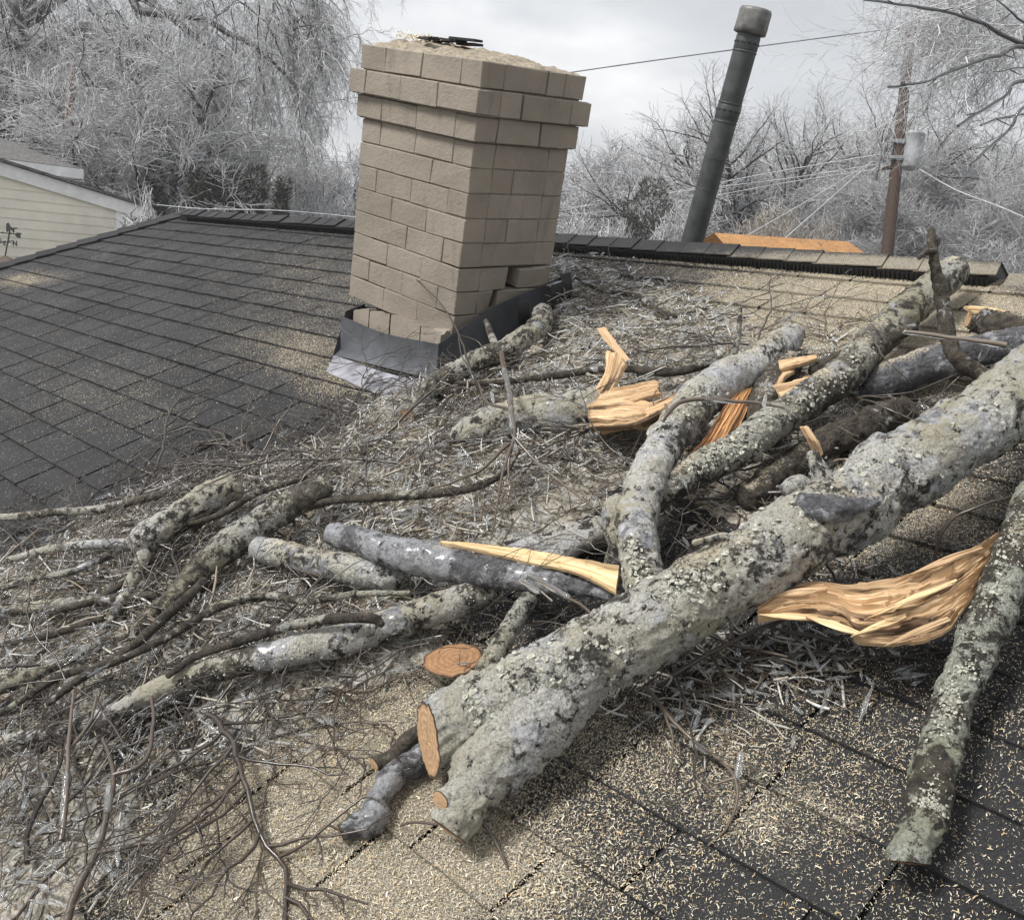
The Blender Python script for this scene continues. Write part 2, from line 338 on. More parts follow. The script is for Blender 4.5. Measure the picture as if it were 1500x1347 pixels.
def segs(mb, p0, p1, r0, r1, tone, sides=3):
    """many straight tapered prisms at once"""
    p0, p1 = np.asarray(p0), np.asarray(p1); n = len(p0); d = p1-p0; d /= np.linalg.norm(d, axis=1)[:, None]+1e-9
    h = np.where(np.abs(d[:, 2:3]) < .9, [[0, 0, 1.]], [[1., 0, 0]]); u = np.cross(d, h); u /= np.linalg.norm(u, axis=1)[:, None]+1e-9; v = np.cross(d, u)
    th = (np.arange(sides)/sides*2*np.pi)[None, :, None]; c, s_ = np.cos(th), np.sin(th)
    a = p0[:, None]+np.asarray(r0)[:, None, None]*(c*u[:, None]+s_*v[:, None]); b = p1[:, None]+np.asarray(r1)[:, None, None]*(c*u[:, None]+s_*v[:, None])
    vv = np.concatenate([a, b], 1).reshape(-1, 3); base = np.arange(n)[:, None]*2*sides; j = np.arange(sides)[None]; k = (j+1) % sides
    f = np.stack([base+j, base+k, base+sides+k, base+sides+j], -1).reshape(-1, 4)
    mb.add(vv, f, np.repeat(np.broadcast_to(np.asarray(tone, float), (n,)), 2*sides))

# ------------------------------------------------------------------ the roof being stood on
BR = 3.03; EXP = .1427; AR = -7.0
def a_hip(b): return 6.93+(BR-b)*.47
BACK = E2-2*ZU*E2[2]; BACK = np.array([E2[0], E2[1], -E2[2]])   # down the far slope
def dust_uv(u, v):
    """how much sawdust lies at a picture point, 0..1, and chips per square metre"""
    d = np.zeros_like(u, float)
    def g(x, y, sx, sy, a, rot=0.):
        c, s_ = math.cos(rot), math.sin(rot); X = (u-x)*c+(v-y)*s_; Y = -(u-x)*s_+(v-y)*c
        return a*np.exp(-.5*((X/sx)**2+(Y/sy)**2))
    for q in ((480, 1190, 170, 120, 1.1, .3), (620, 1010, 170, 90, .6), (700, 1290, 230, 110, .8, .1), (330, 1330, 170, 100, .8), (950, 1090, 170, 60, .55, .2),
              (1120, 1200, 60, 30, .55), (1230, 1215, 50, 25, .5), (1180, 480, 150, 42, 1.25, .1), (1380, 520, 130, 50, 1.1), (1330, 430, 180, 26, 1.0, .08), (1400, 395, 140, 14, 1.1, .06), (1150, 378, 150, 10, .55, .06),
              (1370, 740, 120, 60, .9), (1240, 820, 60, 30, .5), (505, 560, 62, 24, .95, .35), (450, 520, 55, 22, .5), (38, 412, 30, 6, 1.1, -.1), (490, 420, 60, 30, .2), (170, 590, 90, 40, .16), (470, 460, 80, 60, .12), (1300, 1100, 200, 150, .38)): d = d+g(*q)
    return np.clip(d, 0, 1.15)
house = thing('house', 'dark shingled roof of the house under the chimney and fallen branches', 'house', (0, 3, 0))
mb = MB(); b0 = .614; k0 = -18
for k in range(k0, 17):
    bl = b0+k*EXP; bh = min(bl+EXP*1.15, BR+.0); a = AR+random.uniform(0, .2)
    rowdc = random.uniform(-.0008, .0008)
    while a < a_hip(bl):
        wd = random.choice((.17, .2, .23, .235, .26, .28, .33)) if a > -2 else .5
        a2 = min(a+wd, a_hip(bl+EXP*.5)); 
        if a2-a < .03: break
        g = .0045; nx = 6; xs = np.linspace(a+g, a2-g, nx)
        lo = bl+rng.normal(0, .0009, nx); c1 = .0105+rng.uniform(-.002, .003)+rng.normal(0, .0006, nx); cT = .0018+rowdc
        bm_ = bl+EXP*.5
        top = np.stack([np.stack([xs, lo, c1], -1), np.stack([xs, np.full(nx, bm_), c1*.5+cT*.5+.0005], -1), np.stack([xs, np.full(nx, bh), np.full(nx, cT)], -1)])
        bot = np.stack([xs, lo, c1-.0085], -1)
        vv = np.concatenate([bot[None], top]).reshape(-1, 3); W3 = WL(vv[:, 0], vv[:, 1], vv[:, 2])
        i = np.arange(3)[:, None]*nx+np.arange(nx-1)[None]; f = np.stack([i, i+nx, i+nx+1, i+1], -1).reshape(-1, 4)
        u_, v_, z_ = proj(W3); du = np.where(z_ > .3, dust_uv(u_, v_), 0)*np.where((u_ < 640) & (v_ < 690), .45, 1.)
        mb.add(W3, f, np.clip(rng.normal(.5, .22), 0, 1), dust=du)
        # closed sides of the tab
        for e in (0, nx-1): mb.add(W3[[e, nx+e, 2*nx+e]], [[0, 1, 2]] if e else [[2, 1, 0]], .2)
        a = a2
mb.build('shingle_courses', M['shingle'], house, smooth=False)
mb = MB()
q = [WL(AR, -2.2, -.002), WL(AR, BR, -.002), WL(a_hip(BR), BR, -.002), WL(a_hip(-2.2), -2.2, -.002)]
mb.add(q, [[0, 3, 2, 1]], 0.)
rl, rr = WL(a_hip(BR), BR, -.002), WL(AR, BR, -.002)
bk = BACK*5.2
mb.add([rr, rl, rl+bk+E1h*3, rr+bk], [[0, 1, 2, 3]], .4)
hl = WL(a_hip(-2.2), -2.2, -.002)
fall = E1h*5.2*.91-ZU*5.2*.41
mb.add([rl, hl, hl+fall*.45, rl+fall], [[0, 1, 2, 3]], .4)
mb.build('roof_deck', M['shingle'], house, smooth=False)
# walls below the eaves
mb = MB(); f0 = WL(a_hip(-2.0), -2.0, -.1); f1 = WL(AR, -2.0, -.1); f0[2] = f1[2] = min(f0[2], f1[2])
back = E2h*9.6
for p, q in ((f0, f1), (f1, f1+back), (f1+back, f0+back), (f0+back, f0)):
    mb.add([p, q, [q[0], q[1], 0], [p[0], p[1], 0]], [[0, 1, 2, 3]], .5)
mb.build('wall', M['brick'], house, smooth=False)
# ridge vent and its caps: a (right end) about 1.2, then plain caps
def cap_strip(name, a0, a1, base, apex, half, wid, matl, back_slope=True, dustf=1.):
    mb = MB(); a = a0
    while a < a1:
        a2 = min(a+wid*random.uniform(.96, 1.04), a1+.02); jit = random.uniform(-.003, .003); lap = .012; sk = .02
        prof = []
        for t in np.linspace(-1, 1.0, 9):
            r = abs(t); bb = half*r; cc = apex+(base-apex)*r**1.5
            prof.append((t, bb, cc))
        for e, (aa, lift) in enumerate(((a-.004, .0055), (a2+lap, .001))):
            ring = []
            for t, bb, cc in prof:
                if t <= 0: p = WL(aa+sk*t, BR-bb, cc+lift+jit)
                else: p = WL(aa, BR, cc+lift+jit)+BACK*bb+ZU*(-(apex-cc)*.0)
                ring.append(p)
            if e == 0: r0_ = np.array(ring)
            else: r1_ = np.array(ring)
        n = len(prof); th = NN*.004
        vv = np.concatenate([r0_, r1_, r0_-th, r1_-th]); u_, v_, z_ = proj(vv)
        f = [];
        for j in range(n-1): f += [[j, j+1, n+j+1, n+j], [2*n+j+1, 2*n+j, 3*n+j, 3*n+j+1], [j+1, j, 2*n+j, 2*n+j+1]]
        f += [[0, n, 3*n, 2*n]]
        mb.add(vv, f, np.clip(rng.normal(.55, .2), 0, 1), dust=dust_uv(u_, v_)*dustf); a = a2
    return mb
AV = 1.22
cap_strip('ridge', AV, a_hip(BR)-.12, .046, .052, .092, .12, None).build('ridge_cap_shingles', M['shingle'], house, smooth=False)
cap_strip('ridge', AR, AV-.06, .012, .020, .13, .15, None).build('end_ridge_caps', M['shingle'], house, smooth=False)
mb = MB()
def ventbox(a0, a1, hf, c0, c1):
    pr = [WL(a0, BR-hf, c0), WL(a0, BR-hf+.008, c1), WL(a0, BR, c1+.008), WL(a0, BR, 0)+BACK*hf+ZU*c1, WL(a0, BR, 0)+BACK*hf]
    pr = np.array(pr); off = E1*(a1-a0); prism(mb, pr, off, 0)
ventbox(AV, a_hip(BR)-.2, .098, .001, .042)
for i in range(int((a_hip(BR)-.3-AV)/.016)):
    a = AV+.01+i*.016; p = WL(a, BR-.1025, .004); box(mb, p, E1*.006, E2*.005, NN*.034, 0)
mb.build('ridge_vent', M['black'], house, smooth=False)
# hip caps
mb = MB(); pe = WL(a_hip(BR), BR, .0); ps = WL(a_hip(-2.2), -2.2, .0); L = np.linalg.norm(ps-pe); d = (ps-pe)/L; sid = np.cross(NN, d); sid *= np.sign(sid@E1) 
t = 0
while t < L:
    p = pe+d*t; q2 = pe+d*(t+.16)
    inn = -sid*.10; outn = (sid*.85-ZU*.5)*.10
    vv = np.array([p+inn+NN*.016, p+NN*.030, p+outn+NN*.014, q2+inn+NN*.024, q2+NN*.040, q2+outn+NN*.024, q2+inn+NN*.012, q2+NN*.022, q2+outn+NN*.01, p+inn+NN*.004, p+outn])
    mb.add(vv, [[0, 1, 4, 3], [1, 2, 5, 4], [3, 4, 7, 6], [4, 5, 8, 7], [0, 3, 6, 9]], np.clip(rng.normal(.45, .2), 0, 1)); t += .142
mb.build('hip_cap_shingles', M['shingle'], house, smooth=False)

# ------------------------------------------------------------------ chimney (leaning, broken loose at its base)
K0 = np.array([-.13262205, -.94876532, 3.2])
def _rot(w_):
    t = np.linalg.norm(w_); k = w_/t; K = np.array([[0, -k[2], k[1]], [k[2], 0, -k[0]], [-k[1], k[0], 0]]); return np.eye(3)+math.sin(t)*K+(1-math.cos(t))*K@K
Rk = _rot(np.array([.17344738, -.01191679, .03984063]))
w2c = lambda v: np.array([v@RT, -(v@UP), v@FW])
A1 = c2w(Rk@w2c(E1h)); A2 = c2w(Rk@w2c(E2h)); A3 = -c2w(Rk@w2c(ZU)); KP = CAM+c2w(K0); CW, CD_, CS = .614, .451, .0822
def KC(x, y, k): return KP+A1*x+A2*y+A3*(k*CS)
chim = thing('chimney', 'leaning tan painted brick chimney cracked loose at its base', 'chimney', P(640, 555))
def brick_box(mb, x0, x1, y0, y1, k0_, k1_, tone, ins=.0035, wob=.0013, along_y=False):
    """bevelled brick between two corners in chimney axes (k counts courses downwards)"""
    g = ins; bv = .0022; z0, z1 = k0_*CS+g*.55+.0008, k1_*CS-g*.55-.0008; xs = (x0+(0 if along_y else g*.3), x1-(0 if along_y else g*.3)); ys = (y0, y1)
    V = []
    for (sx, sy, sz) in [(a, b, c) for c in (0, 1) for b in (0, 1) for a in (0, 1)]:
        cx_, cy_, cz_ = xs[sx], ys[sy], (z0, z1)[sz]; ix, iy, iz = (1-2*sx)*bv, (1-2*sy)*bv, (1-2*sz)*bv
        j = rng.normal(0, wob, 3)
        for d_ in ((0, iy, iz), (ix, 0, iz), (ix, iy, 0)): V.append((cx_+d_[0]+j[0], cy_+d_[1]+j[1], cz_+d_[2]+j[2]))
    V = np.array(V); W3 = KP+V[:, 0:1]*A1+V[:, 1:2]*A2+V[:, 2:3]*A3
    c = lambda sx, sy, sz: (sz*4+sy*2+sx)*3
    F = []
    for s in (0, 1):
        F.append([c(s, 0, 0), c(s, 1, 0), c(s, 1, 1), c(s, 0, 1)]); F.append([c(0, s, 0)+1, c(1, s, 0)+1, c(1, s, 1)+1, c(0, s, 1)+1]); F.append([c(0, 0, s)+2, c(1, 0, s)+2, c(1, 1, s)+2, c(0, 1, s)+2])
    for a in (0, 1):
        for b in (0, 1):
            F.append([c(0, a, b)+1, c(1, a, b)+1, c(1, a, b)+2, c(0, a, b)+2])
            F.append([c(a, 0, b), c(a, 1, b), c(a, 1, b)+2, c(a, 0, b)+2])
            F.append([c(a, b, 0), c(a, b, 1), c(a, b, 1)+1, c(a, b, 0)+1])
    T = [[c(a, b, d_), c(a, b, d_)+1, c(a, b, d_)+2] for a in (0, 1) for b in (0, 1) for d_ in (0, 1)]
    mb.add(W3, F, tone); mb.add(W3, T, tone)
def course(mb, k, ex, parity, skip_r=(), skip_l=(), cutx=None, gapw=.0024, custom=None):
    x0, x1, y0, y1 = -ex, CW+ex, -ex, CD_+ex; D = .098
    def split(L, par):
        if par: e = [0, .1]; 
        else: e = [0]
        while e[-1]+.2 < L-.06: e.append(e[-1]+.2)
        e.append(L); return e
    ks = [k, k+1]
    # left face (y=y0 side) runs along x
    e = split(x1-x0, parity)
    for i in range(len(e)-1):
        if i in skip_l: continue
        brick_box(mb, x0+e[i], x0+e[i+1], y0, y0+D, *ks, np.clip(rng.normal(.5, .22), 0, 1), gapw*random.uniform(.45, 1.))
    for i in range(len(e)-1): brick_box(mb, x0+e[i], x0+e[i+1], y1-D, y1, *ks, .5)
    e = split(y1-y0-2*D+.004, 1-parity)
    if custom:
        for ya, yb in custom: brick_box(mb, x0, x0+D*.6, ya, yb, *ks, .4, .003, wob=.004, along_y=True)
    for xa, xb, side in ((x0, x0+D, 0), (x1-D, x1, 1)):
        if custom and side == 0: continue
        for i in range(len(e)-1):
            if side == 0 and i in skip_r: continue
            # bricks whose length runs along y
            g = gapw*random.uniform(.45, 1.)
            V0 = (xa, xb, y0+D+e[i]-.002+g, y0+D+e[i+1]-.002-g)
            brick_box(mb, V0[0]-g*.0, V0[1], V0[2], V0[3], *ks, np.clip(rng.normal(.4, .22), 0, 1), 0.0028, along_y=True)
mb = MB()
for k in range(-1, 7):
    cu = {4: ((.10, .235), (.285, .448)), 5: ((.10, .16), (.195, .35)), 6: ((.10, .17),)}.get(k)
    course(mb, k, 0, k % 2, custom=cu)
mb.build('brick_shaft', M['brick'], chim, smooth=False)
mb = MB(); course(mb, -2, .018, 1, gapw=.005); course(mb, -3, .040, 0, gapw=.006); mb.build('corbel_courses', M['brick'], chim, smooth=False)
mb = MB(); course(mb, -4, .016, 1, gapw=.004); mb.build('top_course', M['brick'], chim, smooth=False)
# mortar core
mb = MB(); g = .0046
def kbox(mb, x0, x1, y0, y1, k0_, k1_, tone=.5): box(mb, KC(x0, y0, k1_), A1*(x1-x0), A2*(y1-y0), -A3*((k1_-k0_)*CS), tone)
kbox(mb, g, CW-g, g, CD_-g, -1, 3.98); g = .010; kbox(mb, g-.018, CW-g+.018, g-.018, CD_-g+.018, -1.985, -1.004); kbox(mb, g-.04, CW-g+.04, g-.04, CD_-g+.04, -2.98, -1.99); kbox(mb, g-.016, CW-g+.016, g-.016, CD_-g+.016, -3.97, -2.985); g = .0038
kbox(mb, .10, .40, g, CD_*.42, 3.985, 6.9); kbox(mb, .401, CW-g-.02, g+.01, CD_*.42, 3.986, 6.7); kbox(mb, .12, CW-g, CD_*.425, CD_-g, 3.987, 6.3)
mb.build('mortar', M['mortar'], chim, smooth=False)
# mortar crown: a rough dome on the top course
nx, ny = 44, 36; xs = np.linspace(-.012, CW+.012, nx); ys = np.linspace(-.012, CD_+.012, ny); X, Y = np.meshgrid(xs, ys)
e = np.minimum(np.minimum(X-xs[0], xs[-1]-X), np.minimum(Y-ys[0], ys[-1]-Y)); hh = .038*np.clip(e/.15, 0, 1)**.8+.010*fbm(np.stack([X*22, Y*22, X*0], -1), 4)*np.clip(e/.03, .0, 1)+.006*fbm(np.stack([X*80, Y*80, X*0], -1), 2)*np.clip(e/.01, 0, 1)
hh += .012*((X-.3)/.3)*np.clip(e/.1, 0, 1)
edge_drop = .014*(fbm(np.stack([X*30, Y*30, X*0+5], -1), 3) > .25)*(e < .03)
top = KP+X[..., None]*A1+Y[..., None]*A2-A3*((4.0*CS)+hh-.004-edge_drop)[..., None]
bot = KP+X[..., None]*A1+Y[..., None]*A2-A3*(3.97*CS)
i = np.arange(ny-1)[:, None]*nx+np.arange(nx-1)[None]; f = np.stack([i, i+nx, i+nx+1, i+1], -1).reshape(-1, 4)
mb = MB(); mb.add(top.reshape(-1, 3), f)
ed = list(range(nx))+[nx*j+nx-1 for j in range(1, ny)]+[nx*(ny-1)+q for q in range(nx-2, -1, -1)]+[nx*j for j in range(ny-2, 0, -1)]
tt = top.reshape(-1, 3)[ed]; bb = bot.reshape(-1, 3)[ed]; m_ = len(ed); j = np.arange(m_)
mb.add(np.concatenate([tt, bb]), np.stack([j, (j+1) % m_, (j+1) % m_+m_, j+m_], -1))
mb.build('mortar_crown', M['crown'], chim)
# the stub that stayed on the roof: broken courses and the raw break
C0 = P(640, 553); L0 = P(505, 520); R0 = P(806, 462)
BX = (L0-C0); BX[2] = 0; bl_ = np.linalg.norm(BX); BX /= bl_; BY = R0-C0; BY[2] = 0; BY -= BX*(BY@BX); by_ = np.linalg.norm(BY); BY /= by_
def ragged(mb, p, q, z0, z1, th, nrm, seed, amp=.02, tone=.5, m_=24):
    """upright wall piece between p and q with a ragged top from height z0 to z1"""
    p, q = np.asarray(p), np.asarray(q); t = np.linspace(0, 1, m_)
    base = p+(q-p)*t[:, None]; top_ = base+ZU*(z0+(z1-z0)*t+amp*fbm(np.stack([t*9, t*0+seed, t*0], -1), 3))[:, None]
    base = base-ZU*.05
    n_ = nrm*th; V = np.concatenate([base, top_, base+n_, top_+n_]); j = np.arange(m_-1)
    F = np.concatenate([np.stack([j, j+1, m_+j+1, m_+j], -1), np.stack([m_+j, m_+j+1, 3*m_+j+1, 3*m_+j], -1), np.stack([2*m_+j+1, 2*m_+j, 3*m_+j, 3*m_+j+1], -1)]); mb.add(V, F, tone)
mb = MB()
IN = .012
c_, l_ = C0+BX*IN+BY*IN, L0-BX*IN*2+BY*IN
Lz = L0[2]-C0[2]
for (t0, t1, za, zb) in ((0.0, .21, .150, .160), (.22, .55, .165, .185), (.565, .80, .180, .185), (.81, 1.0, .19, .175)):
    ragged(mb, c_+(l_-c_)*t0, c_+(l_-c_)*t1, za, zb, .08, BY, t0*30, .008)
r_ = R0-BY*IN+BX*IN
for (t0, t1, za, zb) in ((0.0, .13, .145, .15), (.15, .27, .155, .165), (.29, .6, .17, .13)):
    ragged(mb, c_+(r_-c_)*t0, c_+(r_-c_)*t1, za, zb, .07, BX, 7+t0*30, .008)
mb.build('broken_base_course', M['brick'], chim, smooth=False)
mb = MB()
ragged(mb, c_+BY*.03, l_+BY*.03, .13, .165, .2, BY, 3, .02); 
for i in range(16):
    t = random.uniform(.08, .95); p = c_+(l_-c_)*t+BY*random.uniform(.0, .06)+ZU*(.135+.02*t); s_ = random.uniform(.01, .03)
    box(mb, p, BX*s_*2.2+ZU*s_*random.uniform(-.3, .3), BY*s_, ZU*s_*random.uniform(.3, .8), .5)
mb.build('raw_break', M['raw_brick'], chim, smooth=False)
# metal flashing skirt
def sheet(mb, rows, th=.0025, wav=.003, seed=0, tone=.5):
    """a thin bent metal sheet through rows of points (bottom to top)"""
    rows = [spline(np.array(r), .02) if len(r) > 2 else np.linspace(r[0], r[1], 24) for r in rows]; n_ = 30
    rows = np.array([[np.interp(np.linspace(0, 1, n_), np.linspace(0, 1, len(r)), r[:, d]) for d in range(3)] for r in rows]).transpose(0, 2, 1)
    g_ = fbm(rows*14+seed, 3)[..., None]*wav; nr = np.cross(rows[-1, -1]-rows[0, 0], rows[0, -1]-rows[0, 0]); nr /= np.linalg.norm(nr)
    A_ = rows+g_*nr; B_ = A_-nr*th; R__, C__ = A_.shape[:2]; i = np.arange(R__-1)[:, None]*C__+np.arange(C__-1)[None]; f = np.stack([i, i+1, i+C__+1, i+C__], -1).reshape(-1, 4)
    mb.add(A_.reshape(-1, 3), f, tone); mb.add(B_.reshape(-1, 3), f[:, ::-1], tone)
    for e in (0, R__-1): jj = np.arange(C__-1)+e*C__; V = np.concatenate([A_.reshape(-1, 3), B_.reshape(-1, 3)]); mb.add(V, np.stack([jj, jj+1, jj+1+R__*C__, jj+R__*C__], -1), tone)
flash = MB()
def up_(p, z): return p+ZU*z
co = -BY*.022; cr_ = -BX*.022
sheet(flash, [[C0+co*2.2+cr_, L0+co*2.2-cr_*.5], [up_(C0, .02)+co+cr_, up_(L0, .025)+co-cr_*.2], [up_((C0+L0)/2, 0)*0+up_(C0, .118)+co+cr_, up_((C0+L0)/2, .118)+co*1.2, up_(L0, .150)+co-cr_*.4]], seed=1)
R1 = R0+BY*.06
sheet(flash, [[C0+cr_*2+co, R1+cr_*1.4], [up_(C0, .03)+cr_+co, up_(R1, .03)+cr_], [up_(C0, .12)+cr_+co, up_(C0*.67+R1*.33, .172)+cr_*1.6, up_(C0*.35+R1*.65, .175)+cr_*2, up_(R1, .165)+cr_*1.2]], seed=5)
# torn corner curl on the left
sheet(flash, [[L0+co*2.4+BX*.0, L0+BX*.025+BY*.10], [up_(L0, .08)+co+BX*.012, up_(L0, .09)+BX*.012+BY*.1], [up_(L0, .17)+co*.5+BX*.002, up_(L0, .2)+BX*.01+BY*.08]], seed=9, wav=.01)
flash.build('flashing', M['flashing'], chim)
apr = MB(); q = [P(490, 521, .016), P(560, 545, .016), P(637, 566, .016)]; q0 = [P(478, 545, .012), P(540, 572, .012), P(622, 600, .012)]
sheet(apr, [q0, q], seed=3, wav=.004); apr.build('apron', M['apron'], chim)
# torn felt on the right side
mb = MB(); 
for i, (x, y, x2, y2) in enumerate(((742, 440, 752, 505), (775, 412, 800, 475), (795, 400, 815, 462))):
    a_ = P(x2, y2, .01); b_ = P(x2+16, y2-8, .01)
    mb = MB(); sheet(mb, [[a_, b_], [up_(a_, .07)-BX*.02, up_(b_, .08)-BX*.015], [up_(a_, .15)-BX*.0, up_(b_, .14)]], seed=i*7, wav=.008); mb.build('torn_felt', M['black'], chim)

# debris on the crown
mb = MB()
for (x, y, l, w_, a_, t) in ((.50, .12, .13, .05, .1, .3), (.42, .14, .16, .045, .25, .3), (.30, .10, .12, .04, -.1, .4), (.40, .05, .09, .03, .3, .2), (.50, .2, .1, .06, .8, .35), (.33, .16, .15, .035, .3, .5)):
    p = KC(x, y, -4)-A3*(.036+.02*random.random()); d_ = A1*math.cos(a_)+A2*math.sin(a_); e_2 = A2*math.cos(a_)-A1*math.sin(a_); box(mb, p, -d_*l-A3*.01*random.random(), e_2*w_, -A3*.008, .3)
o = mb.build('roofing_scraps', M['shingle'], None, smooth=False); tag(o, 'torn dark shingle scraps lying on the chimney top', 'scraps')
mb = MB(); mb2 = []
for i in range(500):
    x, y = rng.normal(.47, .05), abs(rng.normal(.12, .035)); p = KC(x, y, -4)-A3*(.040+abs(rng.normal(0, .006))); d_ = rng.normal(0, 1, 3)*.005; e_2 = rng.normal(0, 1, 3)*.002; mb.add([p, p+d_, p+d_+e_2, p+e_2], [[0, 1, 2, 3]], random.uniform(.6, 1))
o = mb.build('sawdust_heap', M['chips'], None, smooth=False); o['kind'] = 'stuff'; tag(o, 'orange sawdust heap on the left of the chimney top', 'sawdust')

# ------------------------------------------------------------------ logs and limbs
RS = .92
def log_mesh(mb, pts, sides=None, rough=1.0, cut0=None, cut1=None, flare0=1., seed=None, step=None, knots=0, taper_end=False, scale=1., fine_=1.):
    """pts: (u, v, height of the axis above the roof, half width in picture px). Returns end rings for cut faces"""
    pts = np.array(pts, float); z = zdep(pts[:, 0], pts[:, 1], pts[:, 2]); W3 = np.array([P(*q[:3]) for q in pts]); r = pts[:, 3]/F_PX*z*RS*scale
    rm = r.mean(); step = step or max(.005, rm*.13)*fine_; sides = sides or int(np.clip(rm*2*math.pi/.005/fine_, 10, 120))
    S = spline(np.column_stack([W3, r]), step); c = S[:, :3]; rad = np.clip(S[:, 3], .0012, 1)
    sd_ = seed if seed is not None else random.random()*50
    c = c+(rm*.22*rough)*np.stack([fbm(c*3.5/ max(rm*10, .3)+sd_+k*9, 3) for k in range(3)], -1)*np.minimum(1, np.arange(len(c))/8)[:, None]*np.minimum(1, np.arange(len(c))[::-1]/8)[:, None]
    T, U, V = frames(c); n = len(c); th = np.arange(sides)/sides*2*np.pi
    dirs = np.cos(th)[None, :, None]*U[:, None]+np.sin(th)[None, :, None]*V[:, None]
    p = c[:, None]+rad[:, None, None]*dirs
    big = fbm(p*(.9/rm)*.8+sd_, 3)*.085*rm*rough; med = fbm(p*26+sd_, 3)*.045*min(rm, .055)*rough; fine = fbm(p*90+sd_, 3)*.0034*min(1, rm/.03)*rough+np.clip(fbm(p*34+sd_, 3)-.05, 0, 1)*.0045*min(1, rm/.04)*rough
    ridg = (1-np.abs(fbm(p*60+sd_*2, 2)))**4*.003*min(1, rm/.04)*rough
    dd = big+med+fine+ridg
    for k_ in range(knots):
        i = random.randint(int(n*.08), int(n*.92)); a_ = random.random()*6.28; kp = c[i]+rad[i]*(math.cos(a_)*U[i]+math.sin(a_)*V[i]); dist = np.linalg.norm(p-kp, axis=-1)/(rm*random.uniform(.35, .6))
        dd = dd+rm*.28*np.exp(-dist**2)-rm*.22*np.exp(-(dist/.35)**2)
    p = p+dd[..., None]*dirs
    rings = []
    for e, cut in ((0, cut0), (n-1, cut1)):
        if cut is not None:
            m_ = c2w(np.array(cut, float)); m_ /= np.linalg.norm(m_); ax = T[e]; og = ax if e else -ax
            m_ = m_ if m_@og > .6 else m_+og*(.62-m_@og)*1.6; m_ /= np.linalg.norm(m_)
            for j in range(n):
                i = j if e == 0 else n-1-j; dist = np.linalg.norm(c[i]-c[e]); fal = max(0, 1-dist/(rad[e]*3.2)); 
                if fal <= 0: break
                sft = -((p[i]-c[i])@m_)/(ax@m_); p[i] = p[i]+(np.clip(sft, -rad[e]*2.6, rad[e]*2.6)*fal)[:, None]*ax
        elif taper_end or True:
            pass
        rings.append(p[e].copy())
    i = np.arange(n-1)[:, None]*sides; j = np.arange(sides)[None]; k = (j+1) % sides
    f = np.stack([i+j, i+k, i+sides+k, i+sides+j], -1).reshape(-1, 4)
    # sawdust that settled on the upper side
    up = dirs@ZU; du = np.clip((up-.35)*1.6, 0, 1)*np.clip(.45+fbm(p*7+3, 2)*1.1, 0, 1)
    mb.add(p.reshape(-1, 3), f, np.clip(.5+.4*fbm(p*9, 2), 0, 1).ravel(), dust=du.ravel())
    for e, cut, s_ in ((0, cut0, -1), (n-1, cut1, 1)):
        if cut is None:      # closed rounded end
            rr = rings[0 if e == 0 else 1]; cc = rr.mean(0); prev = rr
            for q, (sc_, of) in enumerate(((.72, .35), (.3, .5))):
                nx_ = cc+(rr-cc)*sc_*(1+.12*fbm(rr*60, 2))[:, None]+T[e]*s_*rad[e]*of; jj = np.arange(sides)
                mb.add(np.concatenate([prev, nx_]), np.stack([jj, (jj+1) % sides, (jj+1) % sides+sides, jj+sides], -1)); prev = nx_
            mb.add(prev, [list(range(sides))])
    return rings, T[[0, -1]], rad[[0, -1]], (c, rad, U, V)
def cut_face(ring, outdir, parent, m='cut', name='cut_face', r=.03):
    mb = MB(); n = len(ring); cc = ring.mean(0); jj = np.arange(n); th = jj/n*2*np.pi; prev = None
    ring = ring+outdir*.001
    for q, s_ in enumerate((1.0, .93, .75, .5, .25, .06)):
        pr = cc+(ring-cc)*s_+outdir*(.0006*q)+outdir*(fbm(ring*90+q, 2)*r*.03)[:, None]*(q > 0); uv = np.stack([np.cos(th), np.sin(th)], -1)*s_
        if prev is not None: mb.add(np.concatenate([prev[0], pr]), np.stack([jj, (jj+1) % n, (jj+1) % n+n, jj+n], -1), uv=np.concatenate([prev[1], uv]))
        prev = (pr, uv)
    mb.add(prev[0], [list(range(n))], uv=prev[1]); return mb.build(name, M[m], parent)
def log(name, label, cat, pts, m='bark_mid', cut0=None, cut1=None, cm='cut', extra=(), group=None, **k):
    """a limb with its side stubs (extra: point lists joined to the same bark) and its sawn faces"""
    q = np.array(pts, float); root = thing(name, label, cat, P(q[0][0], q[0][1], q[0][2]), group); mb = MB()
    rings, T, rad, info = log_mesh(mb, pts, cut0=cut0, cut1=cut1, **k); faces = []
    if cut0 is not None: faces.append((rings[0], -T[0], rad[0]))
    if cut1 is not None: faces.append((rings[1], T[1], rad[1]))
    for ex in extra:
        ex = dict(ex); ep = ex.pop('pts'); c1 = ex.pop('cut1', None); rg, T2, r2, _ = log_mesh(mb, ep, cut1=c1, **ex)
        if c1 is not None: faces.append((rg[1], T2[1], r2[1]))
    mb.build('bark', M[m], root)
    for rg, d, r in faces: cut_face(rg, d, root, cm, r=r)
    root['_i'] = 0; del root['_i']; LOGS[label] = (root, info); return root
LOGS = {}
TW = MB
def twig_tubes(mb, pts, r0, r1, tone=.4, sides=5, jit=.004, step=.012):
    W3 = np.array([P(*q[:3]) for q in pts]); S = spline(W3, step); S = S+jit*np.stack([fbm(S*22+k*5, 2) for k in range(3)], -1)
    tube(mb, S, np.linspace(r0, r1, len(S)), sides, tone); return S
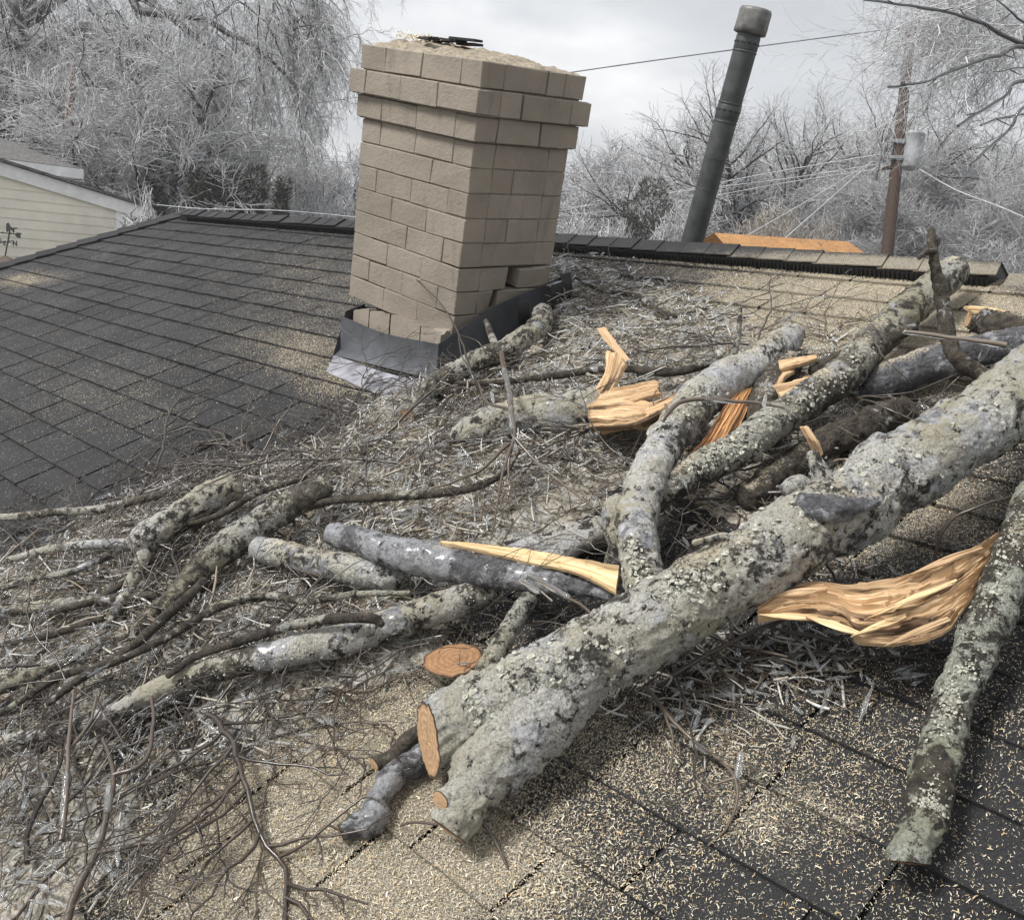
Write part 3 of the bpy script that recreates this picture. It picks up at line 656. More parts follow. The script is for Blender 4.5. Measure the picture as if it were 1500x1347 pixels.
def splinter(mb, pts, th, seed=0, nu=26, nv=12, groove=.004, ragged_end=.0):
    """split wood: pts = rows ((u,v,c) of upper edge, (u,v,c) of lower edge) along the grain"""
    A_ = spline(np.array([P(*q[0]) for q in pts]), .01); B_ = spline(np.array([P(*q[1]) for q in pts]), .01)
    L = np.linalg.norm(np.diff(A_, axis=0), axis=1).sum(); nu = int(np.clip(L/.004, 14, 220)); wd = np.linalg.norm(A_-A_, axis=0).sum()
    def rs(S): t = np.linspace(0, 1, len(S)); return np.stack([np.interp(np.linspace(0, 1, nu), t, S[:, d]) for d in range(3)], -1)
    A_, B_ = rs(A_), rs(B_); zl = np.linspace(0, 1, nu)*L; dAB = B_-A_; A_ = A_+dAB*(.035*fbm(np.stack([zl*40, zl*0+seed, zl*0], -1), 3))[:, None]; B_ = B_+dAB*(.04*fbm(np.stack([zl*33, zl*0+seed+9, zl*0], -1), 3))[:, None]; wid = np.linalg.norm(A_-B_, axis=1).mean(); nv = int(np.clip(wid/.0018, 8, 80)); t = np.linspace(0, 1, nv)
    G = A_[:, None]*(1-t)[None, :, None]+B_[:, None]*t[None, :, None]
    s_ = np.linspace(0, L, nu)[:, None]+t[None]*0; tt = (t*wid)[None]+s_*0
    nr = np.cross(A_[-1]-A_[0], (B_-A_).mean(0)); nr /= np.linalg.norm(nr); nr = nr if nr@(CAM-A_.mean(0)) > 0 else -nr
    h = fbm(np.stack([s_*7+seed, tt*330, s_*0], -1), 3)*groove*.8-np.abs(fbm(np.stack([s_*6+seed, tt*85, s_*0], -1), 3))*groove*2.6+np.round(fbm(np.stack([s_*10+seed*3, tt*45, s_*0], -1), 2)*2.2)/2.2*groove*1.2
    prof = np.sqrt(np.clip(1-(2*t-1)**4, 0, 1))[None]*th*.12
    G = G+nr*(h+prof)[..., None]
    eL = fbm(np.stack([tt*90, s_*0+seed, s_*0], -1), 2)
    if ragged_end: d_ = (A_[-1]-A_[-2]); d_ /= np.linalg.norm(d_); G = G+d_*(eL*ragged_end*(s_/L)**6)[..., None]
    Bk = G-nr*(th*(.6+.4*np.sin(np.pi*t)))[None, :, None]
    i = np.arange(nu-1)[:, None]*nv+np.arange(nv-1)[None]; f = np.stack([i, i+1, i+nv+1, i+nv], -1).reshape(-1, 4); uv = np.stack([s_+seed*.37, tt], -1)
    mb.add(G.reshape(-1, 3), f, uv=uv); mb.add(Bk.reshape(-1, 3), f[:, ::-1], uv=uv)
    for e in (0, nu-1):
        j = e*nv+np.arange(nv-1); V = np.concatenate([G.reshape(-1, 3), Bk.reshape(-1, 3)]); mb.add(V, np.stack([j, j+1, j+1+nu*nv, j+nu*nv], -1), uv=np.concatenate([uv.reshape(-1, 2)]*2))
    for e in (0, nv-1):
        j = np.arange(nu-1)*nv+e; V = np.concatenate([G.reshape(-1, 3), Bk.reshape(-1, 3)]); mb.add(V, np.stack([j, j+nv, j+nv+nu*nv, j+nu*nv], -1), uv=np.concatenate([uv.reshape(-1, 2)]*2))

# 1 the big trunk
trunk = log('tree_trunk', 'thickest iced pale grey trunk lying diagonally across the roof, sawn at its lower end', 'trunk',
    [(1900, 330, .30, 66), (1640, 475, .25, 62), (1500, 572, .23, 60), (1400, 642, .22, 60), (1300, 705, .21, 61), (1195, 766, .20, 65), (1110, 828, .19, 63), (1040, 868, .18, 61), (950, 922, .17, 64), (860, 968, .155, 62), (780, 1008, .14, 62), (710, 1045, .13, 60), (628, 1082, .12, 57)],
    'bark_trunk', scale=.94, cut1=(-.90, .12, -.36), cut0=(1, 0, 0), seed=3.3, knots=6, rough=1.35, fine_=.62,
    extra=[dict(pts=[(850, 985, .13, 52), (775, 1050, .115, 64), (722, 1115, .10, 57), (690, 1165, .085, 44), (658, 1216, .06, 33)], cut1=(-.55, .75, -.35), seed=8.1, rough=1.3, fine_=.62),
           dict(pts=[(700, 1150, .10, 24), (665, 1165, .105, 20), (645, 1172, .11, 15)], cut1=(-.6, .1, -.7), seed=2.),
           dict(pts=[(1205, 700, .26, 17), (1196, 680, .285, 12), (1190, 664, .30, 10)], seed=4.4),
           dict(pts=[(1170, 716, .25, 22), (1158, 714, .27, 15), (1150, 716, .28, 9)], seed=5.4),
           dict(pts=[(1075, 800, .25, 10), (1062, 786, .265, 7), (1040, 789, .27, 5.5), (1016, 795, .27, 5)], seed=5.5)])
mb = MB(); log_mesh(mb, [(1140, 752, .242, 9), (1168, 745, .256, 21), (1200, 748, .262, 24), (1238, 745, .258, 17), (1290, 730, .25, 6)], seed=77., rough=2.2); mb.build('knot', M['bark_grey'], trunk)
mb = MB(); splinter(mb, [((1190, 660, .30), (1202, 668, .30)), ((1181, 640, .33), (1194, 648, .33)), ((1172, 625, .35), (1181, 627, .35))], .006, 3); mb.build('broken_stub', M['wood'], trunk, False)
# 2 long limb reaching the ridge
log('limb', 'long lichen-covered limb reaching from the pile up to the ridge vent', 'limb',
    [(1412, 392, .10, 20), (1392, 402, .11, 29), (1345, 440, .11, 31), (1300, 480, .11, 31), (1240, 545, .12, 34), (1150, 607, .13, 33), (1085, 652, .13, 33), (1015, 694, .13, 30), (965, 728, .12, 26), (915, 765, .10, 20)],
    'bark_mid', cut0=(.5, -.2, -.8), seed=12., knots=4, cm='cut_dark', scale=.84)
# 3 forked limb leaning on the trunk
log('limb', 'pale iced forked limb behind the big trunk beside a strip of orange inner wood', 'limb',
    [(1166, 488, .10, 20), (1145, 503, .11, 27), (1105, 532, .12, 33), (1050, 566, .14, 38), (1008, 606, .15, 37), (975, 652, .16, 34), (945, 708, .16, 35), (932, 760, .16, 35), (937, 812, .15, 36), (948, 870, .12, 38), (960, 930, .08, 36)],
    'bark_pale', seed=21., knots=3, scale=.86, extra=[dict(pts=[(935, 760, .15, 30), (908, 745, .14, 24), (902, 770, .12, 19), (905, 800, .09, 15), (895, 830, .06, 12)], seed=23.)])
root = LOGS['pale iced forked limb behind the big trunk beside a strip of orange inner wood'][0]
mb = MB(); splinter(mb, [((1076, 574, .13), (1108, 566, .10)), ((1058, 600, .135), (1095, 598, .10)), ((1038, 634, .135), (1078, 636, .10)), ((1010, 664, .13), (1050, 668, .10))], .02, 11, groove=.003); mb.build('torn_strip', M['wood_orange'], root, False)
# 4 snapped log in the middle
lg = log('log', 'snapped iced log in the middle of the pile with a burst splintered end', 'log',
    [(672, 642, .05, 20), (700, 628, .07, 26), (745, 612, .08, 29), (800, 603, .09, 31), (845, 598, .09, 34), (872, 597, .09, 30)], 'bark_pale', seed=31., knots=1)
for k_, rows in enumerate(([((858, 572, .12), (862, 600, .12)), ((905, 566, .14), (910, 590, .14)), ((962, 556, .15), (966, 574, .15))],
        [((860, 590, .13), (862, 612, .13)), ((920, 583, .14), (925, 610, .14)), ((958, 592, .13), (950, 606, .13))],
        [((862, 606, .11), (864, 626, .11)), ((930, 596, .13), (935, 618, .13)), ((1006, 570, .14), (1000, 584, .14))],
        [((880, 612, .09), (880, 630, .09)), ((930, 610, .10), (930, 622, .10)), ((968, 614, .10), (968, 628, .10))],
        [((866, 576, .13), (890, 578, .13)), ((884, 545, .16), (906, 550, .16)), ((886, 515, .19), (914, 530, .19)), ((888, 512, .195), (914, 524, .195))],
        [((888, 500, .20), (914, 528, .19)), ((880, 490, .21), (897, 506, .21)), ((875, 480, .22), (880, 484, .22))])):
    mb = MB(); splinter(mb, rows, .018, k_*5, ragged_end=.01); mb.build('splinter', M['wood'], lg, False)
# 5 limb against the chimney flashing
log('limb', 'lichen-spotted limb leaning against the chimney flashing, its lower end sawn', 'limb',
    [(796, 458, .10, 15), (788, 478, .10, 17), (740, 512, .10, 17), (700, 528, .10, 17), (655, 552, .09, 17), (625, 580, .07, 16), (597, 610, .05, 13)], 'bark_mid', cut1=(-.5, .5, -.7), seed=41., rough=1.3,
    extra=[dict(pts=[(730, 515, .10, 7), (722, 498, .13, 6), (712, 470, .15, 4)], seed=4.)])
# 6..12 limbs on the left
log('limb', 'rough frosted stub at the left with dark side branches spreading from it', 'limb', [(345, 712, .13, 19), (310, 730, .13, 21), (265, 758, .13, 21), (225, 782, .13, 22), (200, 800, .12, 19)], 'bark_pale', seed=51., rough=1.5, scale=1.05,
    extra=[dict(pts=[(215, 800, .11, 12), (195, 850, .09, 10), (172, 890, .07, 9), (150, 925, .06, 6)], seed=5.), dict(pts=[(205, 795, .12, 9), (150, 797, .10, 8), (80, 803, .09, 7), (12, 820, .08, 5)], seed=6.)])
log('limb', 'brown barked limb sloping down left between the frosted stub and the pale sawn log', 'limb', [(478, 712, .14, 17), (455, 722, .14, 21), (400, 755, .13, 23), (340, 792, .12, 24), (300, 825, .10, 20), (262, 868, .08, 15), (215, 910, .06, 13), (180, 935, .05, 12), (120, 955, .04, 10)], 'bark_mid', seed=61., scale=1.0)
log('log', 'pale iced log with a dark end left of the torn log', 'log', [(378, 803, .09, 19), (400, 808, .09, 20), (450, 822, .09, 21), (520, 836, .09, 23), (565, 845, .08, 19), (590, 850, .06, 12)], 'bark_pale', seed=71.)
lg = log('log', 'torn log with a long pale strip of bare split wood along its top', 'log', [(488, 782, .14, 21), (515, 790, .14, 23), (570, 805, .14, 29), (630, 820, .13, 33), (700, 836, .12, 30), (770, 848, .11, 24), (840, 862, .10, 17), (895, 872, .09, 9)], 'bark_grey', seed=81., rough=1.3, knots=1, scale=.85)
mb = MB(); splinter(mb, [((643, 791, .17), (665, 798, .17)), ((700, 795, .16), (730, 812, .155)), ((770, 803, .15), (800, 826, .145)), ((840, 816, .145), (855, 842, .135)), ((907, 828, .14), (902, 864, .125))], .012, 6, groove=.003); mb.build('split_face', M['wood_light'], lg, False)
log('limb', 'long thin-ended limb running left from under the torn log, iced on top', 'limb', [(880, 780, .06, 14), (800, 822, .07, 18), (740, 850, .08, 20), (690, 872, .08, 23), (620, 900, .08, 25), (560, 918, .08, 25), (500, 938, .08, 25), (430, 953, .08, 24), (360, 968, .08, 22), (300, 985, .07, 20), (235, 1008, .06, 18), (160, 1045, .05, 13), (80, 1072, .05, 11), (-20, 1090, .04, 10)], 'bark_pale', seed=91., knots=3)
log('limb', 'dark bent branch curving over the long iced limb', 'limb', [(560, 915, .13, 5), (545, 905, .14, 8), (480, 907, .14, 8), (420, 918, .13, 8), (350, 940, .12, 7), (290, 960, .11, 6), (245, 990, .10, 5)], 'bark_dark', seed=101.)
log('limb', 'mossy stub slanting under the big trunk above the brown round cut', 'limb', [(785, 862, .08, 12), (765, 890, .08, 15), (738, 935, .08, 16), (715, 975, .07, 17), (700, 1000, .05, 14)], 'bark_mid', seed=111.)
log('log', 'log lying under the big trunk showing a round brown sawn face', 'log', [(735, 1030, -.06, 34), (700, 1003, -.02, 40), (678, 984, .02, 42), (664, 967, .05, 42)], 'bark_pale', cut1=(-.10, -.86, -.40), cm='cut_dark', seed=121.)
log('branch', 'upper of two small sawn branches beside the trunk cut', 'branch', [(640, 1060, .06, 13), (605, 1078, .06, 13), (580, 1103, .05, 13), (549, 1119, .045, 11)], 'bark_dark', cut1=(-.75, .35, -.55), seed=131.)
log('branch', 'knobbly sawn branch lying below the trunk cut on sawdust', 'branch', [(650, 1075, .04, 16), (612, 1108, .04, 18), (575, 1138, .04, 19), (552, 1172, .04, 19), (545, 1198, .035, 23), (520, 1206, .03, 17), (499, 1219, .028, 12)], 'bark_grey', cut1=(-.85, .3, -.4), seed=141., rough=1.6)
# 16 upright-lying log at right, with its torn slab
lg = log('log', 'lichen-crusted log lying down the slope at the far right with a broad torn wood slab', 'log',
    [(1560, 640, .16, 30), (1510, 740, .15, 33), (1478, 830, .13, 36), (1440, 925, .11, 38), (1405, 1000, .09, 34), (1385, 1060, .075, 35), (1372, 1130, .065, 36), (1352, 1195, .06, 36), (1330, 1262, .05, 35)], 'bark_dkl', cut1=(-.1, .93, -.35), seed=151., knots=4, rough=1.5, scale=.86, cm='cut_dark')
mb = MB(); splinter(mb, [((1110, 890, .16), (1110, 901, .16)), ((1130, 868, .16), (1140, 902, .16)), ((1180, 849, .16), (1190, 903, .16)), ((1240, 851, .16), (1240, 913, .155)), ((1300, 849, .16), (1258, 938, .15)), ((1370, 825, .16), (1320, 943, .14)), ((1420, 805, .16), (1390, 915, .135)), ((1466, 778, .15), (1445, 850, .13))], .013, 2, groove=.0085, ragged_end=.012)
mb.build('torn_slab', M['wood'], lg, False)
for k_, q in enumerate((((1112, 898), (1200, 904)), ((1126, 872), (1210, 862)), ((1250, 930), (1330, 900)), ((1300, 944), (1390, 905)), ((1180, 903), (1262, 928)), ((1330, 842), (1440, 800)), ((1270, 905), (1400, 850)))):
    (x0, y0), (x1, y1) = q; mb = MB(); splinter(mb, [((x0, y0-1, .172), (x0, y0+1, .170)), ((x0*.5+x1*.5, y0*.5+y1*.5-6, .176), (x0*.5+x1*.5, y0*.5+y1*.5+5, .17)), ((x1, y1-3, .168), (x1, y1+4, .162))], .008, 50+k_, groove=.003, ragged_end=.01); mb.build('splinter', M['wood' if k_ % 2 else 'wood_light'], lg, False)
# 17, 18, 19
lg = log('log', 'dark wet log at the right edge with a pale split end', 'log', [(1420, 464, .10, 17), (1460, 478, .10, 22), (1510, 488, .10, 24), (1580, 498, .1, 24)], 'bark_dark', cut0=(-.9, -.1, -.4), seed=161., rough=1.4)
mb = MB(); splinter(mb, [((1411, 447, .135), (1425, 456, .13)), ((1450, 450, .14), (1465, 462, .135)), ((1500, 462, .13), (1510, 472, .13))], .012, 8); mb.build('split_face', M['wood_light'], lg, False)
log('log', 'smooth grey iced log between the long limb and the big trunk', 'log', [(1270, 572, .06, 18), (1300, 556, .065, 27), (1345, 540, .07, 27), (1400, 528, .08, 29), (1450, 514, .09, 27), (1520, 500, .1, 26)], 'bark_grey', seed=171., rough=.8)
log('branch', 'black upright broken branch standing beside the ridge with an iced side spur', 'branch', [(1364, 338, .42, 5.5), (1367, 365, .39, 7), (1372, 400, .34, 9), (1380, 440, .28, 11), (1387, 480, .23, 12), (1400, 520, .18, 12), (1432, 545, .14, 13), (1470, 560, .12, 12)], 'bark_dark', seed=181., rough=1.4,
    extra=[dict(pts=[(1368, 368, .39, 5), (1355, 370, .395, 5), (1346, 378, .395, 3)], seed=7.), dict(pts=[(1370, 362, .39, 4), (1376, 350, .40, 3)], seed=8.)])
log('limb', 'dark rotten limb in the shade between the two long limbs', 'limb', [(1330, 600, .05, 20), (1270, 625, .05, 24), (1210, 650, .05, 22), (1150, 690, .04, 20), (1090, 730, .04, 18)], 'bark_dark', seed=191., rough=1.7)
# torn bowl of wood
lg = log('log', 'small broken log behind the long limb with a torn bowl of orange wood', 'log', [(1128, 640, .07, 20), (1120, 600, .08, 24), (1135, 560, .09, 24), (1160, 530, .09, 18)], 'bark_dark', seed=201., rough=1.5,
    extra=[dict(pts=[(1190, 545, .10, 10), (1230, 525, .11, 12), (1290, 500, .12, 11), (1340, 480, .12, 8)], seed=3.)])
for k_, rows in enumerate(([((1128, 562, .12), (1150, 588, .12)), ((1160, 558, .13), (1168, 580, .13)), ((1200, 548, .13), (1204, 562, .13))], [((1140, 528, .13), (1142, 540, .13)), ((1165, 524, .14), (1168, 532, .14)), ((1195, 518, .14), (1195, 524, .14))], [((1128, 565, .12), (1140, 572, .12)), ((1138, 545, .12), (1150, 552, .12)), ((1160, 532, .12), (1164, 542, .12))])):
    mb = MB(); splinter(mb, rows, .014, 30+k_*4, ragged_end=.01); mb.build('splinter', M['wood'], lg, False)
# limbs farther left and thinner, hand placed
for label, pts, m_ in (
    ('thin smooth branch crossing the bare shingles at the far left', [(-20, 756, .07, 6), (20, 757, .07, 6), (80, 750, .08, 6), (140, 746, .08, 7), (230, 726, .08, 6), (300, 708, .08, 5), (345, 698, .07, 4)], 'bark_mid'),
    ('straight brown branch entering at the left edge below the frosted stub', [(-20, 902, .08, 9), (60, 888, .08, 10), (130, 880, .08, 9), (165, 878, .08, 8), (240, 868, .07, 7), (330, 850, .06, 4)], 'bark_mid'),
    ('frosted limb end poking in from the left edge', [(-20, 1010, .07, 13), (20, 996, .07, 14), (60, 984, .07, 9), (110, 965, .06, 5)], 'bark_mid'),
    ('thin dark branch running left from the round stub toward the left edge', [(215, 820, .09, 4), (170, 862, .08, 5), (110, 888, .09, 5), (50, 895, .09, 5), (-20, 893, .09, 5)], 'bark_dark'),
    ('slender branch sloping from the dark knot to the left edge', [(150, 905, .08, 5), (90, 925, .08, 6), (30, 940, .08, 5), (-20, 945, .08, 5)], 'bark_dark'),
    ('mossy limb hidden behind the torn split log', [(900, 775, .05, 22), (850, 785, .05, 24), (800, 800, .05, 20), (740, 815, .04, 14)], 'bark_pale'),
    ('thin dark limb lying across the mat right of the chimney', [(1035, 452, .06, 2), (990, 462, .07, 4), (960, 452, .07, 4), (930, 432, .07, 4), (880, 425, .07, 3), (840, 405, .08, 2)], 'bark_dark'),
    ('knotty thin limb stretched behind the snapped log', [(1075, 520, .08, 7), (1040, 532, .08, 7), (980, 545, .08, 7), (900, 540, .08, 6), (800, 552, .08, 6), (720, 560, .08, 5), (640, 562, .07, 3)], 'bark_dark'),
    ('long thin branch curving across the middle above the torn log', [(330, 790, .10, 5), (400, 760, .11, 6), (480, 735, .12, 6), (560, 728, .12, 7), (640, 722, .12, 7), (700, 712, .12, 6), (740, 690, .12, 5), (760, 660, .12, 3)], 'bark_dark'),
    ('dark branch dropping from the brown limb toward the lower left corner', [(300, 850, .10, 7), (240, 905, .10, 8), (190, 950, .10, 8), (130, 985, .10, 7), (70, 1030, .09, 5)], 'bark_dark'),
    ('crooked brown branch just below the thin smooth branch at far left', [(330, 735, .10, 5), (260, 790, .10, 6), (190, 800, .10, 6), (110, 835, .10, 6), (40, 850, .10, 5), (-20, 870, .1, 5)], 'bark_mid'),
    ('thin branch running along the top of the pale sawn log', [(450, 700, .12, 4), (380, 720, .12, 5), (320, 755, .12, 5), (250, 770, .12, 4), (180, 768, .11, 3)], 'bark_dark'),
    ('dark branch beneath the bent branch reaching the frosty corner', [(420, 870, .09, 6), (330, 885, .10, 7), (250, 930, .10, 7), (170, 968, .10, 6), (90, 990, .09, 6), (0, 1045, .08, 5)], 'bark_dark'),
    ('mid brown branch between the torn log and the long iced limb', [(600, 868, .10, 4), (520, 870, .11, 5), (450, 880, .11, 6), (380, 872, .11, 5), (300, 890, .10, 4)], 'bark_mid'),
    ('upright dry stick standing on the pale forked limb', [(1085, 452, .26, 3), (1082, 480, .22, 4), (1079, 505, .18, 5), (1074, 522, .15, 6)], 'bark_mid')):
    log('branch', label, 'branch', pts, m_, seed=random.random()*90)
def twig_thing(label, stems, r=(.005, .002), ice=(), tone=.35, name='twig', group=None, m='twig', sides=6):
    root = thing(name, label, 'twig', P(*stems[0][0][:3]), group); mb = MB()
    for s_ in stems: twig_tubes(mb, s_, r[0] if s_ is stems[0] else r[0]*.6, r[1], tone, sides)
    mb.build('stem', M[m], root)
    if ice:
        for s_ in ice:
            mb = MB()
            W3 = np.array([P(*q[:3]) for q in s_[0]]); S = spline(W3, .005); rr = s_[1]*.72*(1+.45*fbm(S*70+random.random()*9, 2)); rr[0] *= .4; rr[-1] *= .4; tube(mb, S, rr, 8, .5); mb.build('ice_sheath', M['ice'], root)
    return root
twig_thing('straight iced twig lying across the black broken branch', [[(1325, 486, .30), (1360, 490, .29), (1420, 497, .27), (1475, 506, .25)]], (.004, .006), ice=[([(1322, 486, .298), (1360, 491, .286), (1420, 499, .266), (1465, 507, .246)], .006)], tone=.9)
twig_thing('thin dark twig rising over the lower bricks of the chimney', [[(705, 580, .10), (690, 545, .16), (672, 490, .20), (650, 450, .24), (620, 418, .27), (608, 407, .28)], [(672, 490, .20), (700, 500, .17), (720, 520, .14), (760, 505, .12)], [(672, 490, .2), (676, 520, .18), (700, 560, .14)]], (.0045, .0015), tone=.1)
twig_thing('iced branching twig hanging over the snapped log', [[(735, 515, .2), (742, 560, .2), (750, 600, .2), (752, 640, .19), (735, 700, .16), (722, 780, .12)], [(752, 640, .19), (790, 680, .15), (840, 720, .12), (880, 752, .10)], [(752, 640, .19), (745, 690, .14), (760, 740, .10)], [(750, 600, .2), (715, 590, .18), (700, 560, .19)], [(745, 650, .18), (700, 690, .16), (620, 720, .12)]], (.008, .002), ice=[([(738, 540, .2), (746, 575, .2), (751, 630, .195)], .011), ([(720, 575, .18), (723, 590, .17)], .008), ([(752, 642, .19), (756, 660, .17)], .009)], tone=.5)
twig_thing('iced twig crossing the pale forked limb', [[(970, 616, .24), (978, 604, .25), (1000, 588, .25), (1040, 584, .24), (1090, 588, .22), (1150, 597, .2)], [(978, 604, .25), (974, 592, .26)]], (.006, .003), ice=[([(1118, 595, .22), (1122, 578, .235)], .006), ([(1030, 585, .243), (1080, 589, .22)], .006)], tone=.6)
twig_thing('pair of looped icy twig tips beside the split wood', [[(775, 842, .20), (800, 855, .2), (840, 878, .2), (875, 905, .2)], [(765, 850, .2), (785, 862, .2), (810, 880, .19)]], (.003, .003), ice=[([(770, 840, .2), (800, 856, .2), (835, 876, .2)], .008), ([(762, 848, .2), (790, 868, .2)], .009)], tone=.4)
twig_thing('dark twig poking over the long limb near the sawdust', [[(1275, 483, .20), (1285, 505, .22), (1300, 530, .22), (1335, 560, .18)], [(1280, 492, .21), (1284, 482, .22)]], (.003, .0015), tone=.1)
twig_thing('curled thin twig beside the torn slab', [[(1370, 815, .06), (1378, 785, .10), (1400, 757, .13), (1440, 740, .15), (1480, 728, .15)]], (.004, .002), tone=.3)
twig_thing('long bare twig lying on the dark shingles below the trunk', [[(945, 1005, .05), (975, 1040, .05), (1010, 1080, .04), (1050, 1110, .03), (1078, 1140, .03), (1078, 1175, .02), (1062, 1215, .015), (1035, 1240, .01)], [(975, 1040, .05), (985, 1080, .04), (982, 1130, .03)], [(1078, 1140, .03), (1045, 1150, .02)]], (.0045, .002), ice=[([(1080, 1140, .03), (1086, 1100, .05)], .008), ([(1010, 1085, .04), (1035, 1102, .04)], .007)], tone=.6)
twig_thing('dark diagonal stem below the big trunk and torn slab', [[(985, 990, .06), (1040, 958, .07), (1100, 925, .08), (1150, 905, .08)], [(1040, 958, .07), (1060, 985, .06), (1090, 1010, .05)], [(1120, 915, .07), (1180, 930, .06), (1230, 940, .05)]], (.005, .004), tone=.15)
twig_thing('tall forked stem at the lower left corner', [[(95, 1360, .04), (110, 1310, .05), (140, 1250, .06), (158, 1190, .07), (165, 1130, .08), (150, 1080, .08)], [(140, 1250, .06), (190, 1240, .05), (240, 1232, .04)], [(165, 1135, .08), (210, 1115, .08), (225, 1060, .08), (222, 1020, .08)]], (.008, .004), ice=[([(158, 1190, .075), (160, 1150, .08)], .01)], tone=.35)
twig_thing('upright pale stem left of the forked stem', [[(90, 1230, .05), (97, 1150, .09), (102, 1080, .11), (108, 1010, .12)], [(100, 1100, .1), (130, 1060, .1), (142, 1020, .1)]], (.006, .003), ice=[([(92, 1210, .06), (98, 1130, .1)], .009)], tone=.6)
twig_thing('small twig under the sawn lower end of the trunk', [[(705, 1198, .05), (725, 1230, .03), (745, 1270, .01)], [(690, 1215, .05), (695, 1245, .03)], [(640, 1208, .05), (600, 1205, .04), (588, 1208, .035)]], (.004, .002), tone=.3)

# crusts of lichen standing off the bark
def flakes(label, spots_, n, smin=.003, smax=.009):
    root, (c, rad, U, V) = LOGS[label]; pu, pv, _ = proj(c); mb = MB()
    for (x, y, sp, wgt, ang0) in spots_:
        i0 = int(np.argmin((pu-x)**2+(pv-y)**2)); L = np.linalg.norm(c[1]-c[0]); m_ = int(n*wgt)
        ii = np.clip(np.round(i0+rng.normal(0, sp/max(L, 1e-4), m_)).astype(int), 3, len(c)-16); cw = (CAM-c[ii]); cw /= np.linalg.norm(cw, axis=1)[:, None]
        b0_ = np.arctan2((cw*V[ii]).sum(1), (cw*U[ii]).sum(1)); an = b0_+ang0+rng.normal(0, .38, m_)
        d = np.cos(an)[:, None]*U[ii]+np.sin(an)[:, None]*V[ii]; p = c[ii]+d*(rad[ii]*rng.uniform(.99, 1.07, m_))[:, None]+rng.normal(0, .003, (m_, 3)); sz = (smin+(smax-smin)*rng.random(m_)**2.2)*.8
        nn = d+rng.normal(0, .4, (m_, 3)); nn /= np.linalg.norm(nn, axis=1)[:, None]; t1 = np.cross(nn, rng.normal(0, 1, (m_, 3))); t1 /= np.linalg.norm(t1, axis=1)[:, None]; t2 = np.cross(nn, t1)
        K_ = 6; th = np.arange(K_)/K_*6.283; ring = p[:, None]+(sz[:, None]*rng.uniform(.35, 1.25, (m_, K_)))[..., None]*(np.cos(th)[None, :, None]*t1[:, None]+np.sin(th)[None, :, None]*t2[:, None])+nn[:, None]*(rng.uniform(-.25, .3, (m_, K_))*sz[:, None])[..., None]
        vv = np.concatenate([(p+nn*sz[:, None]*.12)[:, None], ring], 1); bs = np.arange(m_)[:, None]*(K_+1); F = np.concatenate([np.concatenate([bs, bs+1+k, bs+1+(k+1) % K_], 1) for k in range(K_)]); mb.add(vv.reshape(-1, 3), F, np.repeat(rng.random(m_), K_+1))
    o = mb.build('lichen', M['lichen'], root, False); o['kind'] = 'stuff'
flakes('thickest iced pale grey trunk lying diagonally across the roof, sawn at its lower end', [(1010, 880, .05, .9, .55), (985, 905, .04, .9, .8), (890, 950, .07, 1., .2), (830, 985, .07, 1., 0.), (730, 1035, .06, 1., -.1), (1110, 830, .08, .4, .4), (1230, 745, .1, .3, .5), (790, 1010, .05, .8, .5), (690, 1050, .05, .6, .3), (1350, 680, .15, .4, 0.)], 240, .002, .011)
flakes('long lichen-covered limb reaching from the pile up to the ridge vent', [(1050, 672, .03, 1., .2), (1030, 690, .03, .8, .5), (1160, 600, .08, .7, .2), (1240, 545, .08, .6, 0.), (1100, 640, .06, .7, 0.)], 330)
flakes('pale iced forked limb behind the big trunk beside a strip of orange inner wood', [(1010, 600, .05, 1., 0.), (935, 840, .04, 1., .3), (975, 650, .05, .5, .3)], 200)
flakes('lichen-crusted log lying down the slope at the far right with a broad torn wood slab', [(1340, 1240, .03, 1.4, -.1), (1350, 1200, .03, 1., -.4), (1385, 1050, .04, .5, .2), (1400, 1000, .04, .8, .2), (1460, 880, .06, 1., .2), (1490, 800, .06, .9, .3)], 420, .002, .006)
flakes('long thin-ended limb running left from under the torn log, iced on top', [(520, 930, .05, 1., -.3), (420, 955, .06, 1., -.3), (330, 975, .06, .6, 0.), (700, 870, .06, .8, 0.)], 160, .002, .005)
flakes('lichen-spotted limb leaning against the chimney flashing, its lower end sawn', [(780, 485, .04, 1., 0.), (640, 565, .05, 1., 0.), (700, 530, .05, 1., 0.)], 130, .002, .005)

# ------------------------------------------------------------------ the mat of twigs, ice and sawdust
def inpoly(u, v, poly):
    r = np.zeros(u.shape, bool); n = len(poly)
    for i in range(n):
        x1, y1 = poly[i]; x2, y2 = poly[(i+1) % n]
        c = ((y1 > v) != (y2 > v)) & (u < (x2-x1)*(v-y1)/((y2-y1) if y2 != y1 else 1e-9)+x1); r ^= c
    return r
def blobs(u, v, L):
    d = np.zeros_like(u, float)
    for x, y, sx, sy, a, rot in L:
        c, s_ = math.cos(rot), math.sin(rot); X = (u-x)*c+(v-y)*s_; Y = -(u-x)*s_+(v-y)*c; d = np.maximum(d, a*np.exp(-.5*(np.maximum(0, np.hypot(X/sx, Y/sy)-.6)/.28)**2))
    return d
MAT = [(620, 730, 330, 110, 1., -.18), (250, 830, 330, 110, 1., -.35), (930, 500, 190, 80, 1., .12), (780, 620, 260, 90, 1., -.1), (160, 930, 300, 120, 1., 0.), (430, 930, 230, 100, .95, 0.),
       (1130, 640, 190, 110, .8, -.5), (60, 1200, 190, 190, .62, 0.), (300, 1060, 200, 70, .55, -.2), (1120, 985, 160, 60, .75, .1), (1010, 1040, 130, 60, .45, .2), (850, 430, 90, 35, .9, .2), (1260, 840, 70, 30, .35, 0.), (620, 640, 150, 60, .9, -.2), (380, 740, 240, 60, .75, -.25)]
